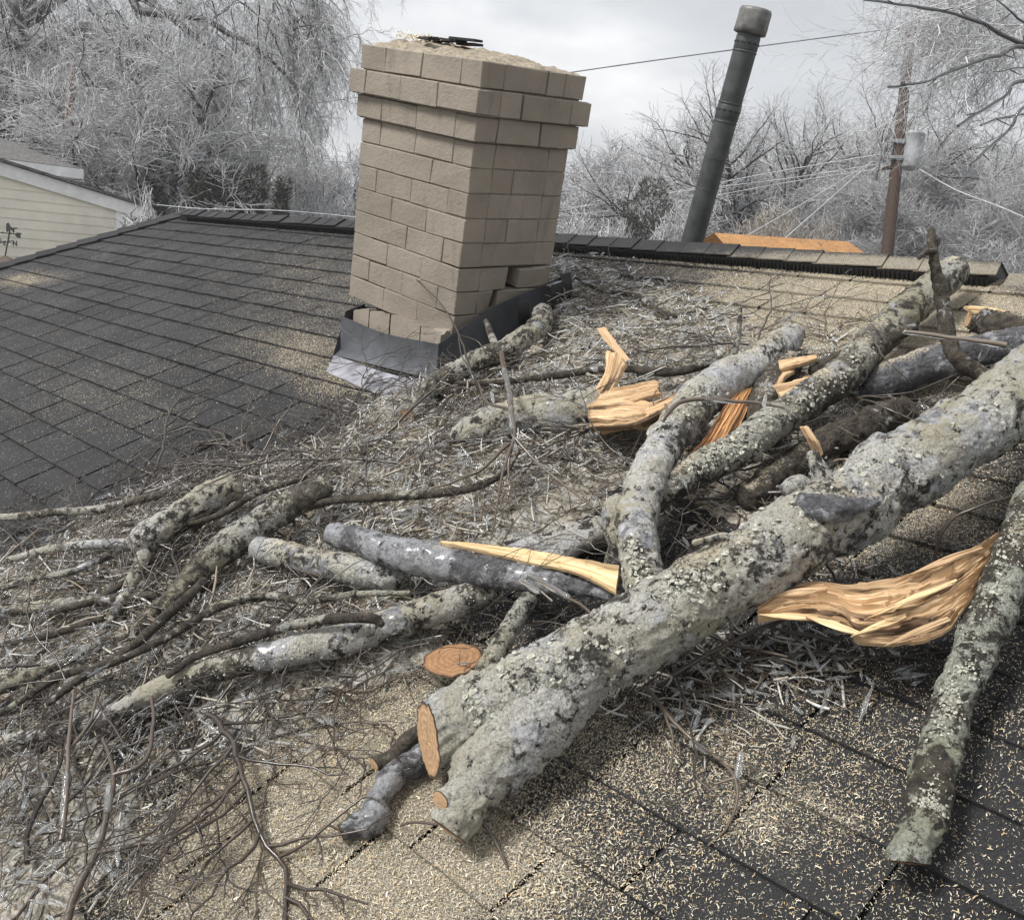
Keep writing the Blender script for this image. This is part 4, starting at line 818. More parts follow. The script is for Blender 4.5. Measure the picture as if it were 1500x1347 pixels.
CUT = [(-50, 400), (480, 400), (500, 560), (500, 598), (430, 650), (335, 668), (240, 688), (190, 700), (130, 745), (-50, 770)]
def mat_d(u, v):
    d = blobs(u, v, MAT); edge = 14*np.sin(u*.06)+9*np.sin(u*.17+2); bad = inpoly(u, v+edge*.8, CUT); d[bad] = 0
    cp = inpoly(u, v, [(495, 380), (640, 380), (800, 380), (812, 470), (640, 565), (500, 560), (480, 590), (420, 600)]); d[cp] = 0
    return d
def plane_samples(n, a0=-1.2, a1=7.6, b0=-.1, b1=3.0):
    a = rng.uniform(a0, a1, n); b = rng.uniform(b0, b1, n); ok = a < a_hip(b); a, b = a[ok], b[ok]; p = WL(a, b, np.zeros(len(a))); u, v, z = proj(p)
    ok = (u > -60) & (u < 1560) & (v < 1400) & (z > .3); return a[ok], b[ok], u[ok], v[ok]
# low mound
na, nb = 420, 260; aa = np.linspace(-.3, 4.6, na); bb = np.linspace(-.15, 2.9, nb); A_, B_ = np.meshgrid(aa, bb); p = WL(A_, B_, np.zeros_like(A_)); u_, v_, z_ = proj(p); d = mat_d(u_, v_)
d = np.where(z_ > .3, d, 0); nz = fbm(np.stack([A_*6, B_*6, A_*0], -1), 4); n2_ = fbm(np.stack([A_*28, B_*28, A_*0+4], -1), 4)
d = np.where((u_ > 960) & (v_ > 840), d*.55, d)
hgt = -.03+.058*np.clip(d*1.25+nz*.35, 0, 1.2)+.020*n2_*np.clip(d, 0, 1)+.006*fbm(np.stack([A_*85, B_*85, A_*0+4], -1), 2)*np.clip(d, 0, 1)
def mound(a, b):
    i = np.clip(((a+.3)/4.9*(na-1)), 0, na-1).astype(int); j = np.clip(((b+.15)/3.05*(nb-1)), 0, nb-1).astype(int); return np.maximum(hgt[j, i], .008)
W3 = WL(A_, B_, hgt).reshape(-1, 3); i = np.arange(nb-1)[:, None]*na+np.arange(na-1)[None]; f = np.stack([i, i+1, i+na+1, i+na], -1).reshape(-1, 4)
keep = (hgt.ravel()[f] > -.005).any(1)
mb = MB(); mb.add(W3, f[keep]); o = mb.build('debris_bed', M['bed']); o['kind'] = 'stuff'; tag(o, 'matted bed of sawdust, bark crumbs and ice on the roof under the branches', 'debris')
# litter: short twigs and ice casings
a, b, u_, v_ = plane_samples(900000); d = mat_d(u_, v_); keep = rng.random(len(a)) < d**1.3*.15*np.where((u_ > 480) & (v_ < 760), .8, 1.); a, b, u_, v_, d = a[keep], b[keep], u_[keep], v_[keep], d[keep]
n = len(a); ang = rng.normal(.5, .9, n)+np.where(rng.random(n) < .3, rng.uniform(0, 3.14, n), 0); ln = rng.gamma(2.0, .024, n)+.015; ln = np.minimum(ln, .2); tl = rng.normal(0, .22, n)
kind_ = rng.random(n)*.95; r = np.where(kind_ < .5, rng.uniform(.0007, .0019, n), rng.uniform(.0011, .0032, n)); cc = mound(a, b)+rng.exponential(.013, n)*np.clip(d, .2, 1)
bend = rng.normal(0, .13, n); mb = MB(); tone = np.where(kind_ < .5, rng.uniform(0, .5, n), rng.uniform(.42, 1., n))
pts = []
for s_ in (-1, -.33, .33, 1): th = ang+bend*s_; pts.append(WL(a+np.cos(th)*ln*s_*.5, b+np.sin(th)*ln*s_*.5, np.maximum(cc+np.sin(tl)*ln*s_*.5+rng.normal(0, .0012, n), .004)))
for k_ in range(3): segs(mb, pts[k_], pts[k_+1], r*(1 if k_ else .8), r*(1 if k_ < 2 else .6), tone, 4)
o = mb.build('twig_litter', M['litter'], smooth=True); o['kind'] = 'stuff'; tag(o, 'thick tangle of short broken twigs covering the roof between the logs', 'twigs')
print('litter', n)
# broken ice casings (clear)
a, b, u_, v_ = plane_samples(200000); d = mat_d(u_, v_)+.6*blobs(u_, v_, [(1130, 990, 200, 90, 1., .1), (80, 1150, 180, 200, 1., 0.), (300, 1060, 200, 90, .5, 0.)]); keep = rng.random(len(a)) < d*.15; a, b, u_, v_ = a[keep], b[keep], u_[keep], v_[keep]
n = len(a); ang = rng.uniform(0, 3.14, n); ln = rng.gamma(3, .009, n)+.010; r = rng.uniform(.0016, .0052, n); tl = rng.normal(0, .3, n); cc = mound(a, b)+.012+rng.exponential(.012, n)
q = [WL(a+np.cos(ang)*ln*s_, b+np.sin(ang)*ln*s_, np.maximum(cc+np.sin(tl)*ln*s_, .006)) for s_ in (-.5, -.15, .2, .5)]
mb = MB()
for k_ in range(3): segs(mb, q[k_], q[k_+1], r*(.3, 1., .8)[k_], r*(1., .8, .3)[k_], .5, 5)
o = mb.build('broken_ice', M['ice']); o['kind'] = 'stuff'; tag(o, 'clear broken ice casings scattered through the twigs', 'ice'); print('ice', n)
# sawdust chips
def chips(nm, label, N_, dens, seed, size=(.0016, .0045), clean=0):
    a, b, u_, v_ = plane_samples(N_); dd = dens(u_, v_, a, b); keep = rng.random(len(a)) < dd; a, b = a[keep], b[keep]; n = len(a)
    ang = rng.uniform(0, 6.28, n); L = rng.uniform(*size, n)*np.where(rng.random(n) < .04, 1.9, 1); wd = L*rng.uniform(.18, .5, n); k_ = np.floor((b-b0)/EXP); fr = (b-b0)/EXP-k_
    c0 = .0115-.009*fr; c0 = c0+rng.uniform(.0, .004, n); cx_, sx_ = np.cos(ang), np.sin(ang); cu = rng.uniform(.0002, .0022, n)
    g = lambda s_, t_, c_: WL(a+cx_*L*s_-sx_*wd*t_, b+sx_*L*s_+cx_*wd*t_, c0+c_)
    V = np.stack([g(-1, -.5, 0), g(-1, .5, .0005), g(0, .6, cu), g(0, -.4, cu+.0004), g(.9, .5, cu*.4), g(1, -.4, 0)], 1).reshape(-1, 3); bs = np.arange(n)[:, None]*6
    F = np.concatenate([bs+np.array([[0, 3, 2, 1]]), bs+np.array([[3, 5, 4, 2]])]); mb = MB(); mb.add(V, F, np.repeat(rng.random(n), 6)); o = mb.build(nm, M['chips'], smooth=False); o['kind'] = 'stuff'; tag(o, label, 'sawdust'); print(nm, n)
def dens_main(u, v, a, b):
    d = dust_uv(u, v)*(.55+.9*np.clip(fbm(np.stack([a*9, b*9, a*0], -1), 3)+.35, 0, 1.2)); return np.clip(d, 0, 1)*.66
chips('sawdust', 'cream sawdust chips strewn over the shingles around the logs', 3300000, dens_main, 1, (.0009, .0028))
def dens_lo(u, v, a, b):
    near = np.where(v > 880, .34, .14); near = np.where((u < 560) & (v < 750), .062, near); near = np.where(v < 360, .02, near); return near*(.3+1.1*np.clip(fbm(np.stack([a*5+9, b*5, a*0], -1), 3)+.5, 0, 1.5))
chips('loose_chips', 'sparse pale wood chips dotted across the clean dark shingles', 1700000, dens_lo, 2, (.0008, .0024))
def dens_mat(u, v, a, b): return mat_d(u, v)*.12
# chips over the mat and the bed
a, b, u_, v_ = plane_samples(300000); keep = rng.random(len(a)) < mat_d(u_, v_)*.16; a, b = a[keep], b[keep]; n = len(a); c0 = mound(a, b)+.004; L = rng.uniform(.0015, .004, n); an = rng.uniform(0, 6.28, n)
q0 = WL(a, b, c0); q1 = WL(a+np.cos(an)*L, b+np.sin(an)*L, c0+.001); q2 = WL(a-np.sin(an)*L*.35, b+np.cos(an)*L*.35, c0+.002); mb = MB(); mb.add(np.stack([q0, q1, q2], 1).reshape(-1, 3), np.arange(n*3).reshape(-1, 3), np.repeat(rng.random(n), 3))
o = mb.build('mat_sawdust', M['chips'], smooth=False); o['kind'] = 'stuff'; tag(o, 'sawdust chips caught among the matted twigs', 'sawdust')

# fallen twigs one can follow: each one a branching spray of its own
SPR = 'bare fallen sprays tangled over the roof'
def spray(u, v, c, ang, L, r, tone, seed, ice=0.):
    rs = random.Random(seed); a, b = AB(u, v); root = thing('spray', SPRAY_LABEL, 'branch', WL(a, b, c), SPR); mb = MB(); im = MB(); hasice = False
    def grow(p, an, el, L, r, lv):
        nonlocal hasice
        n = max(4, int(L/.03)); pts = [p]; kink = 0
        for i in range(n):
            an2 = an+rs.gauss(0, .16)+kink; el *= .93; el += rs.gauss(0, .09); q = pts[-1]; st = L/n
            nc = max(.012, q[2]+math.sin(el)*st); pts.append((q[0]+math.cos(an2)*st*math.cos(el), q[1]+math.sin(an2)*st*math.cos(el), nc)); an = an+rs.gauss(0, .10)
            if lv < 3 and i > 0 and rs.random() < (.62 if lv < 2 else .4): grow(pts[-1], an2+rs.choice((-1, 1))*rs.uniform(.45, 1.1), rs.gauss(.05, .25), L*(1-i/n*.6)*rs.uniform(.3, .55), r*.58, lv+1)
        W3 = WL(*np.array(pts).T); tube(mb, W3, np.linspace(r, max(r*.45, .0009), len(W3)), 5 if r > .003 else 4, tone+rs.uniform(-.12, .12))
        if ice and rs.random() < ice and len(W3) > 3 and len(root.children) < 4:
            k = rs.randint(1, len(W3)-2); s_ = spline(W3[k-1:k+2], .008)-NN*.001; im = MB(); tube(im, s_, (r+.003)*(1+.4*fbm(s_*90, 1))*np.sin(np.linspace(.5, 2.7, len(s_))), 6, .5); im.build('ice_sheath', M['ice'], root)
    grow((a, b, c), ang, rs.uniform(-.1, .15), L, r, 0); mb.build('stem', M['twig'], root)
SPRAY_LABEL = 'bare brown fallen spray lying in the tangle of twigs on the roof'
rs = random.Random(11); cnt = 0; tries = 0
while cnt < 150 and tries < 4000:
    tries += 1; u = rs.uniform(-30, 1350); v = rs.uniform(430, 1330)
    dd = float(mat_d(np.array([u]), np.array([float(v)]))[0])
    if rs.random() > dd*1.1 or (u < 620 and v < 650) or (v < 440 and u < 860): continue
    an = rs.gauss(.35, .6)+(math.pi if rs.random() < .35 else 0); spray(u, v, rs.uniform(.02, .065), an, rs.uniform(.25, .75), rs.uniform(.0016, .0040)*(1.9 if cnt % 5 == 0 else 1), rs.uniform(-.1, .38), cnt, .25 if rs.random() < .5 else 0); cnt += 1
print('sprays', cnt)

# ------------------------------------------------------------------ everything beyond the roof
def local(mb, name, m, root, smooth=True):
    o = mb.build(name, m, None, smooth); o.parent = root; return o
g = MB(); g.add([[-900, -60, 0], [900, -60, 0], [900, 1500, 0], [-900, 1500, 0]], [[0, 1, 2, 3]]); o = g.build('ground', M['ground'], smooth=False); o['kind'] = 'structure'

def gen_tree(seed, H, spread=.5, droop=0., limbs=6, low=.18, twiggy=1., twig_r=.007, trunk_r=None, lean=0., maxlv=4, twl=.55):
    rs = random.Random(seed); wood = []; tw = []
    def branch(p, d, L, r, lv):
        n = max(3, int(L/(.35 if lv < 2 else .22 if lv < 3 else .12))); st = L/n; pts = [p]
        for i in range(n):
            t = i/n; d = np.array([d[0]+rs.gauss(0, .10+.03*lv), d[1]+rs.gauss(0, .10+.03*lv), d[2]+rs.gauss(0, .08)+(.03 if lv < 2 else 0)-droop*(.05+.13*t)*(lv >= 1)*(1+.5*(lv > 2))]); d /= np.linalg.norm(d)+1e-9
            q = pts[-1]+d*st; r0, r1 = r*(1-.75*t), r*(1-.75*(t+1/n)); (wood if lv < 3 and r0 > .012 else tw).append((pts[-1], q, max(r0, twig_r*.8), max(r1, twig_r*.7), lv)); pts.append(q)
            if lv < maxlv and t >= (.12 if lv else low):
                m_ = {0: 0, 1: 1.7, 2: 1.7*twiggy, 3: 1.7*twiggy}[lv] if lv else 0
                m_ = int(m_)+(rs.random() < m_-int(m_))
                for _ in range(m_):
                    ax = np.array([rs.gauss(0, 1) for _ in range(3)]); ax -= d*(ax@d); ax /= np.linalg.norm(ax)+1e-9; an = rs.uniform(.45, 1.0); nd = d*math.cos(an)+ax*math.sin(an)
                    branch(q, nd, L*(1-.45*t)*rs.uniform(.28, .55) if lv < 3 else rs.uniform(.4, 1)*twl, max(r1*.62, twig_r), lv+1)
        return pts
    tr = trunk_r or H*.028; d0 = np.array([lean, 0, 1.]); d0 /= np.linalg.norm(d0)
    tl = H*low*1.6; p = np.zeros(3); n = 5; tp = [p]
    for i in range(n):
        q = tp[-1]+(d0+np.array([rs.gauss(0, .06), rs.gauss(0, .06), 0]))*tl/n; wood.append((tp[-1], q, tr*(1-.3*i/n), tr*(1-.3*(i+1)/n), 0)); tp.append(q)
    for k in range(limbs):
        a = k/limbs*6.28+rs.uniform(-.4, .4); s_ = spread*rs.uniform(.45, 1.25); d = np.array([math.cos(a)*s_+lean, math.sin(a)*s_, 1.]); d /= np.linalg.norm(d); branch(tp[rs.choice((3, 4, 5))], d, (H-tl)*rs.uniform(.75, 1.08), tr*.55, 1)
    return wood, tw
def seg_mb(S, tones, sides):
    S_ = S; mb = MB(); p0 = np.array([s[0] for s in S_]); p1 = np.array([s[1] for s in S_]); r0 = np.array([s[2] for s in S_]); r1 = np.array([s[3] for s in S_])
    d = p1-p0; p1 = p1+d*.04; segs(mb, p0, p1, r0, r1, rng.uniform(*tones, len(S_)), sides); return mb
def make_tree(name, label, loc, kw, group=None, tones=(.0, .75), ftones=(.15, 1.), tm='frost_twig', rot=0., sc=1.):
    root = thing(name, label, 'tree', loc, group); root.rotation_euler = (0, 0, rot); root.scale = (sc,)*3
    wd, tw = gen_tree(**kw); zm = max(s_[1][2] for s_ in tw); f_ = kw['H']/zm
    wd, tw = [[(a*f_, b*f_, c*f_**.5, d*f_**.5, e) for a, b, c, d, e in L_] for L_ in (wd, tw)]
    local(seg_mb(wd, tones, 6), 'trunk', M['tree_bark'], root); local(seg_mb(tw, ftones, 3), 'crown', M[tm], root); TREES.append(len(tw)); ZM[root.name] = kw['H']; return root
TREES = []; ZM = {}
def copy_thing(root, loc, rot, sc, label, group=None):
    r = root.copy(); COL.objects.link(r); r.location = tuple(loc); r.rotation_euler = (0, 0, rot); r.scale = (sc[0], sc[0], sc[1]) if hasattr(sc, '__len__') else (sc,)*3; r['label'] = label
    if group: r['group'] = group
    for ch in root.children: c = ch.copy(); COL.objects.link(c); c.parent = r
    return r
def spot(u, Z, vh=330):
    p = PD(u, vh, Z); return np.array([p[0], p[1], 0.])
def top_z(u, v, Z): return PD(u, v, Z)[2]
# masters
vase = make_tree('frosted_tree', 'wide vase-shaped frosted tree with dark forked limbs behind the leaning vent pipe', spot(1110, 38), dict(seed=3, H=top_z(1110, 85, 38), spread=.6, limbs=9, low=.12, twiggy=1.5, twig_r=.012, droop=.0, twl=.9, maxlv=3))
vase2 = make_tree('frosted_tree', 'frosted spreading tree between the vent pipe and the utility pole', spot(1200, 36), dict(seed=8, H=top_z(1200, 100, 36), spread=.5, limbs=8, low=.14, twiggy=1.5, twig_r=.012, droop=.02, twl=.9, maxlv=3))
dense = make_tree('frosted_tree', 'dense grey frosted tree right of the utility pole', spot(1420, 36), dict(seed=15, H=top_z(1420, 190, 36), spread=.7, limbs=10, low=.10, twiggy=1.2, twig_r=.011, droop=.06, twl=.9), tones=(0., 1.), ftones=(0., .7))
roundt = make_tree('frosted_tree', 'pale rounded frosted tree with drooping twigs seen just right of the chimney', spot(858, 46), dict(seed=22, H=top_z(858, 190, 46), spread=.42, limbs=7, low=.2, twiggy=1.1, twig_r=.016, droop=.12, twl=.9))
willow = make_tree('frosted_tree', 'weeping frosted tree farther back behind the left neighbour roofs', spot(70, 38), dict(seed=29, H=top_z(70, 20, 38), spread=1.15, limbs=12, low=.22, twiggy=1.15, twig_r=.011, droop=.30, twl=1.0, trunk_r=.30), ftones=(0., .85))
copy_thing(willow, spot(190, 44), 2.1, 1.0, 'weeping frosted tree standing behind the neighbour roof at upper left')
mid = make_tree('frosted_tree', 'upright frosted tree with dark leaning trunks above the juniper row', spot(238, 24), dict(seed=35, H=top_z(238, -10, 24), spread=.45, limbs=6, low=.25, twiggy=1.15, twig_r=.008, droop=.12, twl=.8, trunk_r=.28))
copy_thing(willow, spot(350, 44), 4.0, .72, 'weeping frosted tree reaching toward the chimney from the left')
# the far belt of frosted trees, one by one
BELT = 'frosted trees of the far belt'; K = [vase, dense, roundt, vase2]; rs = random.Random(4)
names_ = 'frosted tree of the hazy grey belt behind the gardens'
for i in range(34):
    u = -140+i*52+rs.uniform(-15, 15); Z = rs.uniform(44, 78); v = 262+rs.uniform(-28, 22)
    if 480 < u < 830: v += 25
    if 830 < u < 1230: v = 300+rs.uniform(-15, 22)
    if u > 1230: v = 205+rs.uniform(-12, 25); Z = rs.uniform(34, 48)
    if u < 470: v = 205+rs.uniform(-25, 25); Z = rs.uniform(30, 50)
    src = K[i % 4]; h = top_z(u, v, Z); 
    zmax = ZM[src.name]; s_ = h/zmax; copy_thing(src, spot(u, Z), rs.uniform(0, 6), s_, names_, BELT)
for (u, Z, v, src, rot, lb) in ((1290, 44, 120, vase, 2., 'tall frosted tree behind the top of the utility pole'), (1350, 33, 200, dense, 1., 'grey frosted tree directly behind the transformer'), (1490, 30, 190, dense, 4., 'dense frosted tree at the right edge beyond the ridge'), (1010, 52, 165, vase2, 3., 'pale frosted tree just left of the leaning vent pipe'), (480, 38, 190, roundt, 5., 'pale frosted tree between the junipers and the chimney'), (1250, 46, 175, vase2, 5.2, 'frosted tree behind the tan roof and the guy wires')):
    h = top_z(u, v, Z); zmax = ZM[src.name]; copy_thing(src, spot(u, Z), rot, h/zmax, lb)
# evergreens
def evergreen(label, u, Z, vt, wid, seed, cone=True, group=None, n=15000, fro=.35):
    root = thing('evergreen', label, 'tree', spot(u, Z), group); h = top_z(u, vt, Z); rs_ = np.random.default_rng(seed); t = rs_.random(n)**.7; hz = .3+(h-.3)*(1-t)*1.0
    lob = 1+.22*np.sin(rs_.uniform(0, 6.28)+hz*3.1)+.15*np.sin(hz*7.7)
    rad = wid*(.25+.75*t if cone else np.sqrt(np.clip(1-(2*t-.95)**2, .03, 1)))*lob; th = rs_.uniform(0, 6.28, n); clump = np.floor(th*2.2)+np.floor(hz*2.2)*7; off = (np.sin(clump*12.9)*.5+.5)*.35+.65
    rr = rad*np.sqrt(rs_.uniform(.25, 1, n))*off; p = np.stack([np.cos(th)*rr, np.sin(th)*rr, hz], -1); d = np.stack([np.cos(th)*.6+rs_.normal(0, .5, n), np.sin(th)*.6+rs_.normal(0, .5, n), rs_.normal(.7, .5, n)], -1); d /= np.linalg.norm(d, axis=1)[:, None]; L = rs_.uniform(.08, .20, n)
    s_ = np.cross(d, rs_.normal(0, 1, (n, 3))); s_ /= np.linalg.norm(s_, axis=1)[:, None]; mb = MB(); V = np.stack([p-s_*.016, p+s_*.016, p+d*L[:, None]], 1).reshape(-1, 3); tone = np.where(rs_.random(n) < fro, rs_.uniform(.75, 1, n), rs_.uniform(0, .7, n)); mb.add(V, np.arange(n*3).reshape(-1, 3), np.repeat(tone, 3)); local(mb, 'crown', M['green'], root, False)
    mb = MB(); segs(mb, [[0, 0, 0]], [[0, 0, h*.8]], [.10], [.03], .3, 8); local(mb, 'trunk', M['tree_bark'], root)
ever = 'junipers in a row beyond the ridge'
for i, (u, vt, wd, lb) in enumerate(((224, 236, .62, 'narrow frosted juniper standing apart at the left of the row'), (286, 246, .7, 'second juniper from the left, beside the gap'), (312, 250, .6, 'low juniper in the middle of the row'), (338, 248, .65, 'rounded juniper in the middle of the row'), (372, 240, .75, 'tallest juniper of the row with a leaning tip'), (412, 262, .6, 'rightmost pointed juniper of the row'))):
    evergreen(lb, u, 22, vt, wd, i, True, ever)
evergreen('dark round evergreen tree between the chimney and the vent pipe', 948, 30, 262, 1.15, 40, False, n=22000, fro=.15)
# frosted shrubs: balls of fine twigs
def shrub(label, u, Z, vt, wx, seed, m='frost_twig', n=9000, group=None, tr=.012):
    root = thing('frosted_shrub', label, 'shrub', spot(u, Z), group); h = top_z(u, vt, Z); r_s = np.random.default_rng(seed); th = r_s.uniform(0, 6.28, n); ph = r_s.uniform(0, 1, n)
    el = np.arcsin(ph**.8); R = np.sqrt(r_s.uniform(.08, 1, n)); c = np.stack([np.cos(th)*np.cos(el)*wx*R, np.sin(th)*np.cos(el)*wx*.8*R, h*(.25+.75*np.sin(el)*R)], -1)*(1+.12*fbm(np.stack([np.cos(th)*2, np.sin(th)*2, el*2], -1), 2))[:, None]
    d = c/np.linalg.norm(c, axis=1)[:, None]+r_s.normal(0, .5, (n, 3)); d /= np.linalg.norm(d, axis=1)[:, None]; L = r_s.uniform(.15, .45, n)[:, None]; mb = MB(); segs(mb, c-d*L*.5, c+d*L*.5, np.full(n, tr), np.full(n, tr*.5), r_s.uniform(0, 1, n), 3); local(mb, 'crown', M[m], root)
    mb = MB()
    for k in range(5): segs(mb, [[0, 0, 0]], [[math.cos(k*1.3)*wx*.5, math.sin(k*1.3)*wx*.5, h*.6]], [.05], [.02], .3, 6)
    local(mb, 'trunk', M['tree_bark'], root)
shrub('broad tan frosted bush behind the tan roof', 1128, 25, 300, 1.9, 1, 'tan_twig', 16000)
shrub('small tan frosted bush at the right of the broad one', 1205, 27, 322, 1.2, 2, 'tan_twig', 8000)
for i, (u, Z, vt, wx, lb) in enumerate(((205, 14.5, 300, .8, 'frosted bush beside the white downspout'), (455, 26, 275, 1.6, 'pale frosted bush left of the chimney above the ridge'), (500, 28, 285, 1.4, 'pale frosted bush touching the chimney silhouette at left'), (848, 28, 305, 1.5, 'pale frosted bush right of the chimney above the ridge'), (985, 27, 300, 1.1, 'frosted bush at the foot of the leaning vent pipe'), (900, 24, 320, 1.0, 'low frosted bush under the dark evergreen'))): shrub(lb, u, Z, vt, wx, 10+i, n=7000)
SB = 'frosted shrubs of the far gardens'
m0 = [o for o in COL.objects if o.get('label', '').startswith('pale frosted bush left')][0]
for i in range(16):
    u = 190+i*88+rs.uniform(-20, 20); Z = rs.uniform(34, 40); copy_thing(m0, spot(u, Z), rs.uniform(0, 6), rs.uniform(.8, 1.15), 'frosted shrub among the far gardens behind the ridge', SB)

# overhanging iced boughs, upper right (their tree stands outside the picture)
root = thing('overhanging_tree', 'iced boughs of a near tree reaching in at the upper right corner', 'tree', (*PD(1950, 300, 6.0)[:2], 0.))
mb = MB(); ice = MB(); tw = MB()
bx, by = root.location.x, root.location.y; tube(mb, spline(np.array([[bx, by, 0], [bx+.1, by, 2.5], [bx, by+.05, 5.], [bx+.1, by, 7.5], [bx, by, 9]]), .3), np.linspace(.28, .12, 31)[:len(spline(np.array([[bx, by, 0], [bx+.1, by, 2.5], [bx, by+.05, 5.], [bx+.1, by, 7.5], [bx, by, 9]]), .3))], 12, .3)
rs2 = random.Random(5)
for pts, r in (([(1265, 1, 4.6), (1320, 6, 4.6), (1375, 15, 4.7), (1430, 30, 4.8), (1500, 62, 5.), (1700, 140, 5.4), (1930, 250, 6)], .014),
               ([(1303, 127, 4.2), (1345, 122, 4.3), (1375, 112, 4.3), (1410, 96, 4.4), (1460, 84, 4.5), (1520, 72, 4.7), (1720, 150, 5.2), (1930, 260, 6)], .013),
               ([(1401, 182, 4.0), (1430, 165, 4.05), (1470, 143, 4.1), (1510, 118, 4.2), (1700, 120, 4.8), (1930, 270, 6)], .013),
               ([(1420, 242, 3.8), (1450, 215, 3.9), (1480, 188, 4.), (1530, 150, 4.1), (1730, 170, 4.9), (1930, 280, 6)], .011),
               ([(1435, 182, 4.1), (1475, 172, 4.2), (1530, 168, 4.3), (1730, 190, 4.9), (1930, 290, 6)], .009),
               ([(1455, -5, 5.0), (1480, 15, 5.), (1530, 50, 5.1), (1750, 150, 5.5), (1930, 240, 6)], .013), ([(1455, 105, 4.9), (1530, 103, 5.), (1740, 170, 5.3), (1930, 255, 6)], .008)):
    W3 = np.array([PD(*q) for q in pts]); S = spline(W3, .03); S = S+.012*np.stack([fbm(S*6+k*5, 3) for k in range(3)], -1); n_ = len(S); rr = r*(.32+.75*np.linspace(0, 1.8, n_)**1.3)*(1+.25*np.abs(fbm(S*40, 2))); tube(mb, S, rr, 7, rng.uniform(0, .6))
    up = np.array([0, 0, .004])
    k = int(n_*.62); tube(ice, S[:k]-np.array([0, 0, .003]), (rr[:k]*1.05+.0022)*(1+.2*fbm(S[:k]*30, 2)), 7)
    for q in range(4, k, 5):
        d = np.array([rs2.gauss(0, .5), rs2.gauss(0, .5), rs2.gauss(-.1, .4)])-.4*(S[min(q+1, n_-1)]-S[q])/.03; d /= np.linalg.norm(d); L = rs2.uniform(.03, .08); tube(mb, [S[q], S[q]+d*L*.5, S[q]+d*L], [.003, .0026, .0016], 5, .2)
# finer frosted twigs of the same tree, farther back
GD = 0.
def fine(p, d, L, r, lv, st=.07):
    n = max(3, min(9, int(L/st))); q = p
    for i in range(n):
        d = d+np.array([rs2.gauss(0, .15), rs2.gauss(0, .15), rs2.gauss(-.03, .13)-GD]); d /= np.linalg.norm(d); e = q+d*L/n; FS.append((q, e, r*(1-.6*i/n), r*(1-.6*(i+1)/n), lv)); q = e
        if lv < 3 and rs2.random() < .85: ax = np.array([rs2.gauss(0, 1) for _ in range(3)]); nd = d*.7+ax*.55; fine(q, nd/np.linalg.norm(nd), L*rs2.uniform(.3, .6), r*.65, lv+1)
FS = []
for i in range(52):
    u, v, Z = rs2.uniform(1400, 1620), rs2.uniform(-60, 75), rs2.uniform(5.5, 7.5); e = PD(rs2.uniform(1285, 1450), rs2.uniform(5, 105), Z-.2); p = PD(u, v, Z); d = e-p; L = np.linalg.norm(d)*rs2.uniform(.7, 1.0); fine(p, d/np.linalg.norm(d), L, .005, 0)
for i in range(16):
    e = PD(rs2.uniform(1300, 1375), rs2.uniform(15, 100), 6.); p = PD(rs2.uniform(1420, 1480), rs2.uniform(-50, 20), 6.2); d = e-p; fine(p, d/np.linalg.norm(d), np.linalg.norm(d)*1.05, .0045, 0)
mb.build('trunk', M['tree_bark'], root); ice.build('ice_coat', M['ice'], root); seg_mb(FS, (.2, 1.), 3).build('crown', M['frost_twig'], root)

KZ = 2.3
# big limb structure of the weeping tree in view at the left
root = thing('limb_tree', 'dark old tree at the upper left corner with heavy crooked limbs and weeping frosted twigs', 'tree', spot(-14, 11.0*KZ)); mb = MB(); rawm = MB()
B = root.location
for pts, r0, r1 in (([(-40, 700, 11.), (-10, 330, 11.), (2, 180, 11.), (8, 100, 11.), (22, 40, 11.), (40, -40, 11.)], .18, .13), ([(8, 110, 11.), (40, 82, 11.), (80, 62, 10.9), (125, 47, 10.8), (165, 52, 10.7), (215, 62, 10.7), (250, 75, 10.7), (290, 105, 10.6), (330, 112, 10.6)], .12, .03), ([(4, 160, 11.), (40, 148, 10.9), (80, 143, 10.9), (110, 146, 10.8)], .07, .03),
        ([(22, 40, 11.), (60, 10, 11.), (120, -20, 10.8), (190, -10, 10.7), (250, 25, 10.6), (300, 65, 10.5), (322, 75, 10.5)], .10, .02), ([(110, 48, 10.8), (150, 75, 10.5), (185, 95, 10.4), (213, 110, 10.3)], .05, .035), ([(-10, -10, 10.8), (20, 20, 10.8), (35, 60, 10.9)], .07, .06), ([(190, -12, 10.7), (205, 18, 10.6), (250, 20, 10.5), (300, 30, 10.4), (340, 50, 10.3), (400, 90, 10.2), (440, 130, 10.2)], .05, .015)):
    S = spline(np.array([PD(q[0], q[1], q[2]*KZ) for q in pts]), .2); S = S+.12*np.stack([fbm(S*1.0+k*5, 3) for k in range(3)], -1); tube(mb, S, KZ*np.linspace(r0, r1, len(S))*(1+.2*fbm(S*8, 2)), 10, rng.uniform(0, .5))
FS = []; GD = .10
rs2 = random.Random(9)
for i in range(230):
    u = rs2.uniform(-30, 455); v = rs2.uniform(-60, 130) if u > 60 else rs2.uniform(-60, 60); Z = rs2.uniform(9.6, 13)*KZ; p = PD(u, v, Z); d = c2w(np.array([rs2.gauss(.35, .5), rs2.gauss(.7, .45), rs2.gauss(0, .5)])); fine(p, d/np.linalg.norm(d), rs2.uniform(.5, 1.15)*KZ*.9, .015, 0)
for i in range(44):
    u = rs2.uniform(400, 470); v = rs2.uniform(-60, 60); p = PD(u, v, 10.3*KZ); d = c2w(np.array([rs2.gauss(.75, .2), rs2.gauss(.6, .4), 0])); fine(p, d/np.linalg.norm(d), rs2.uniform(.4, .8)*KZ, .012, 0)
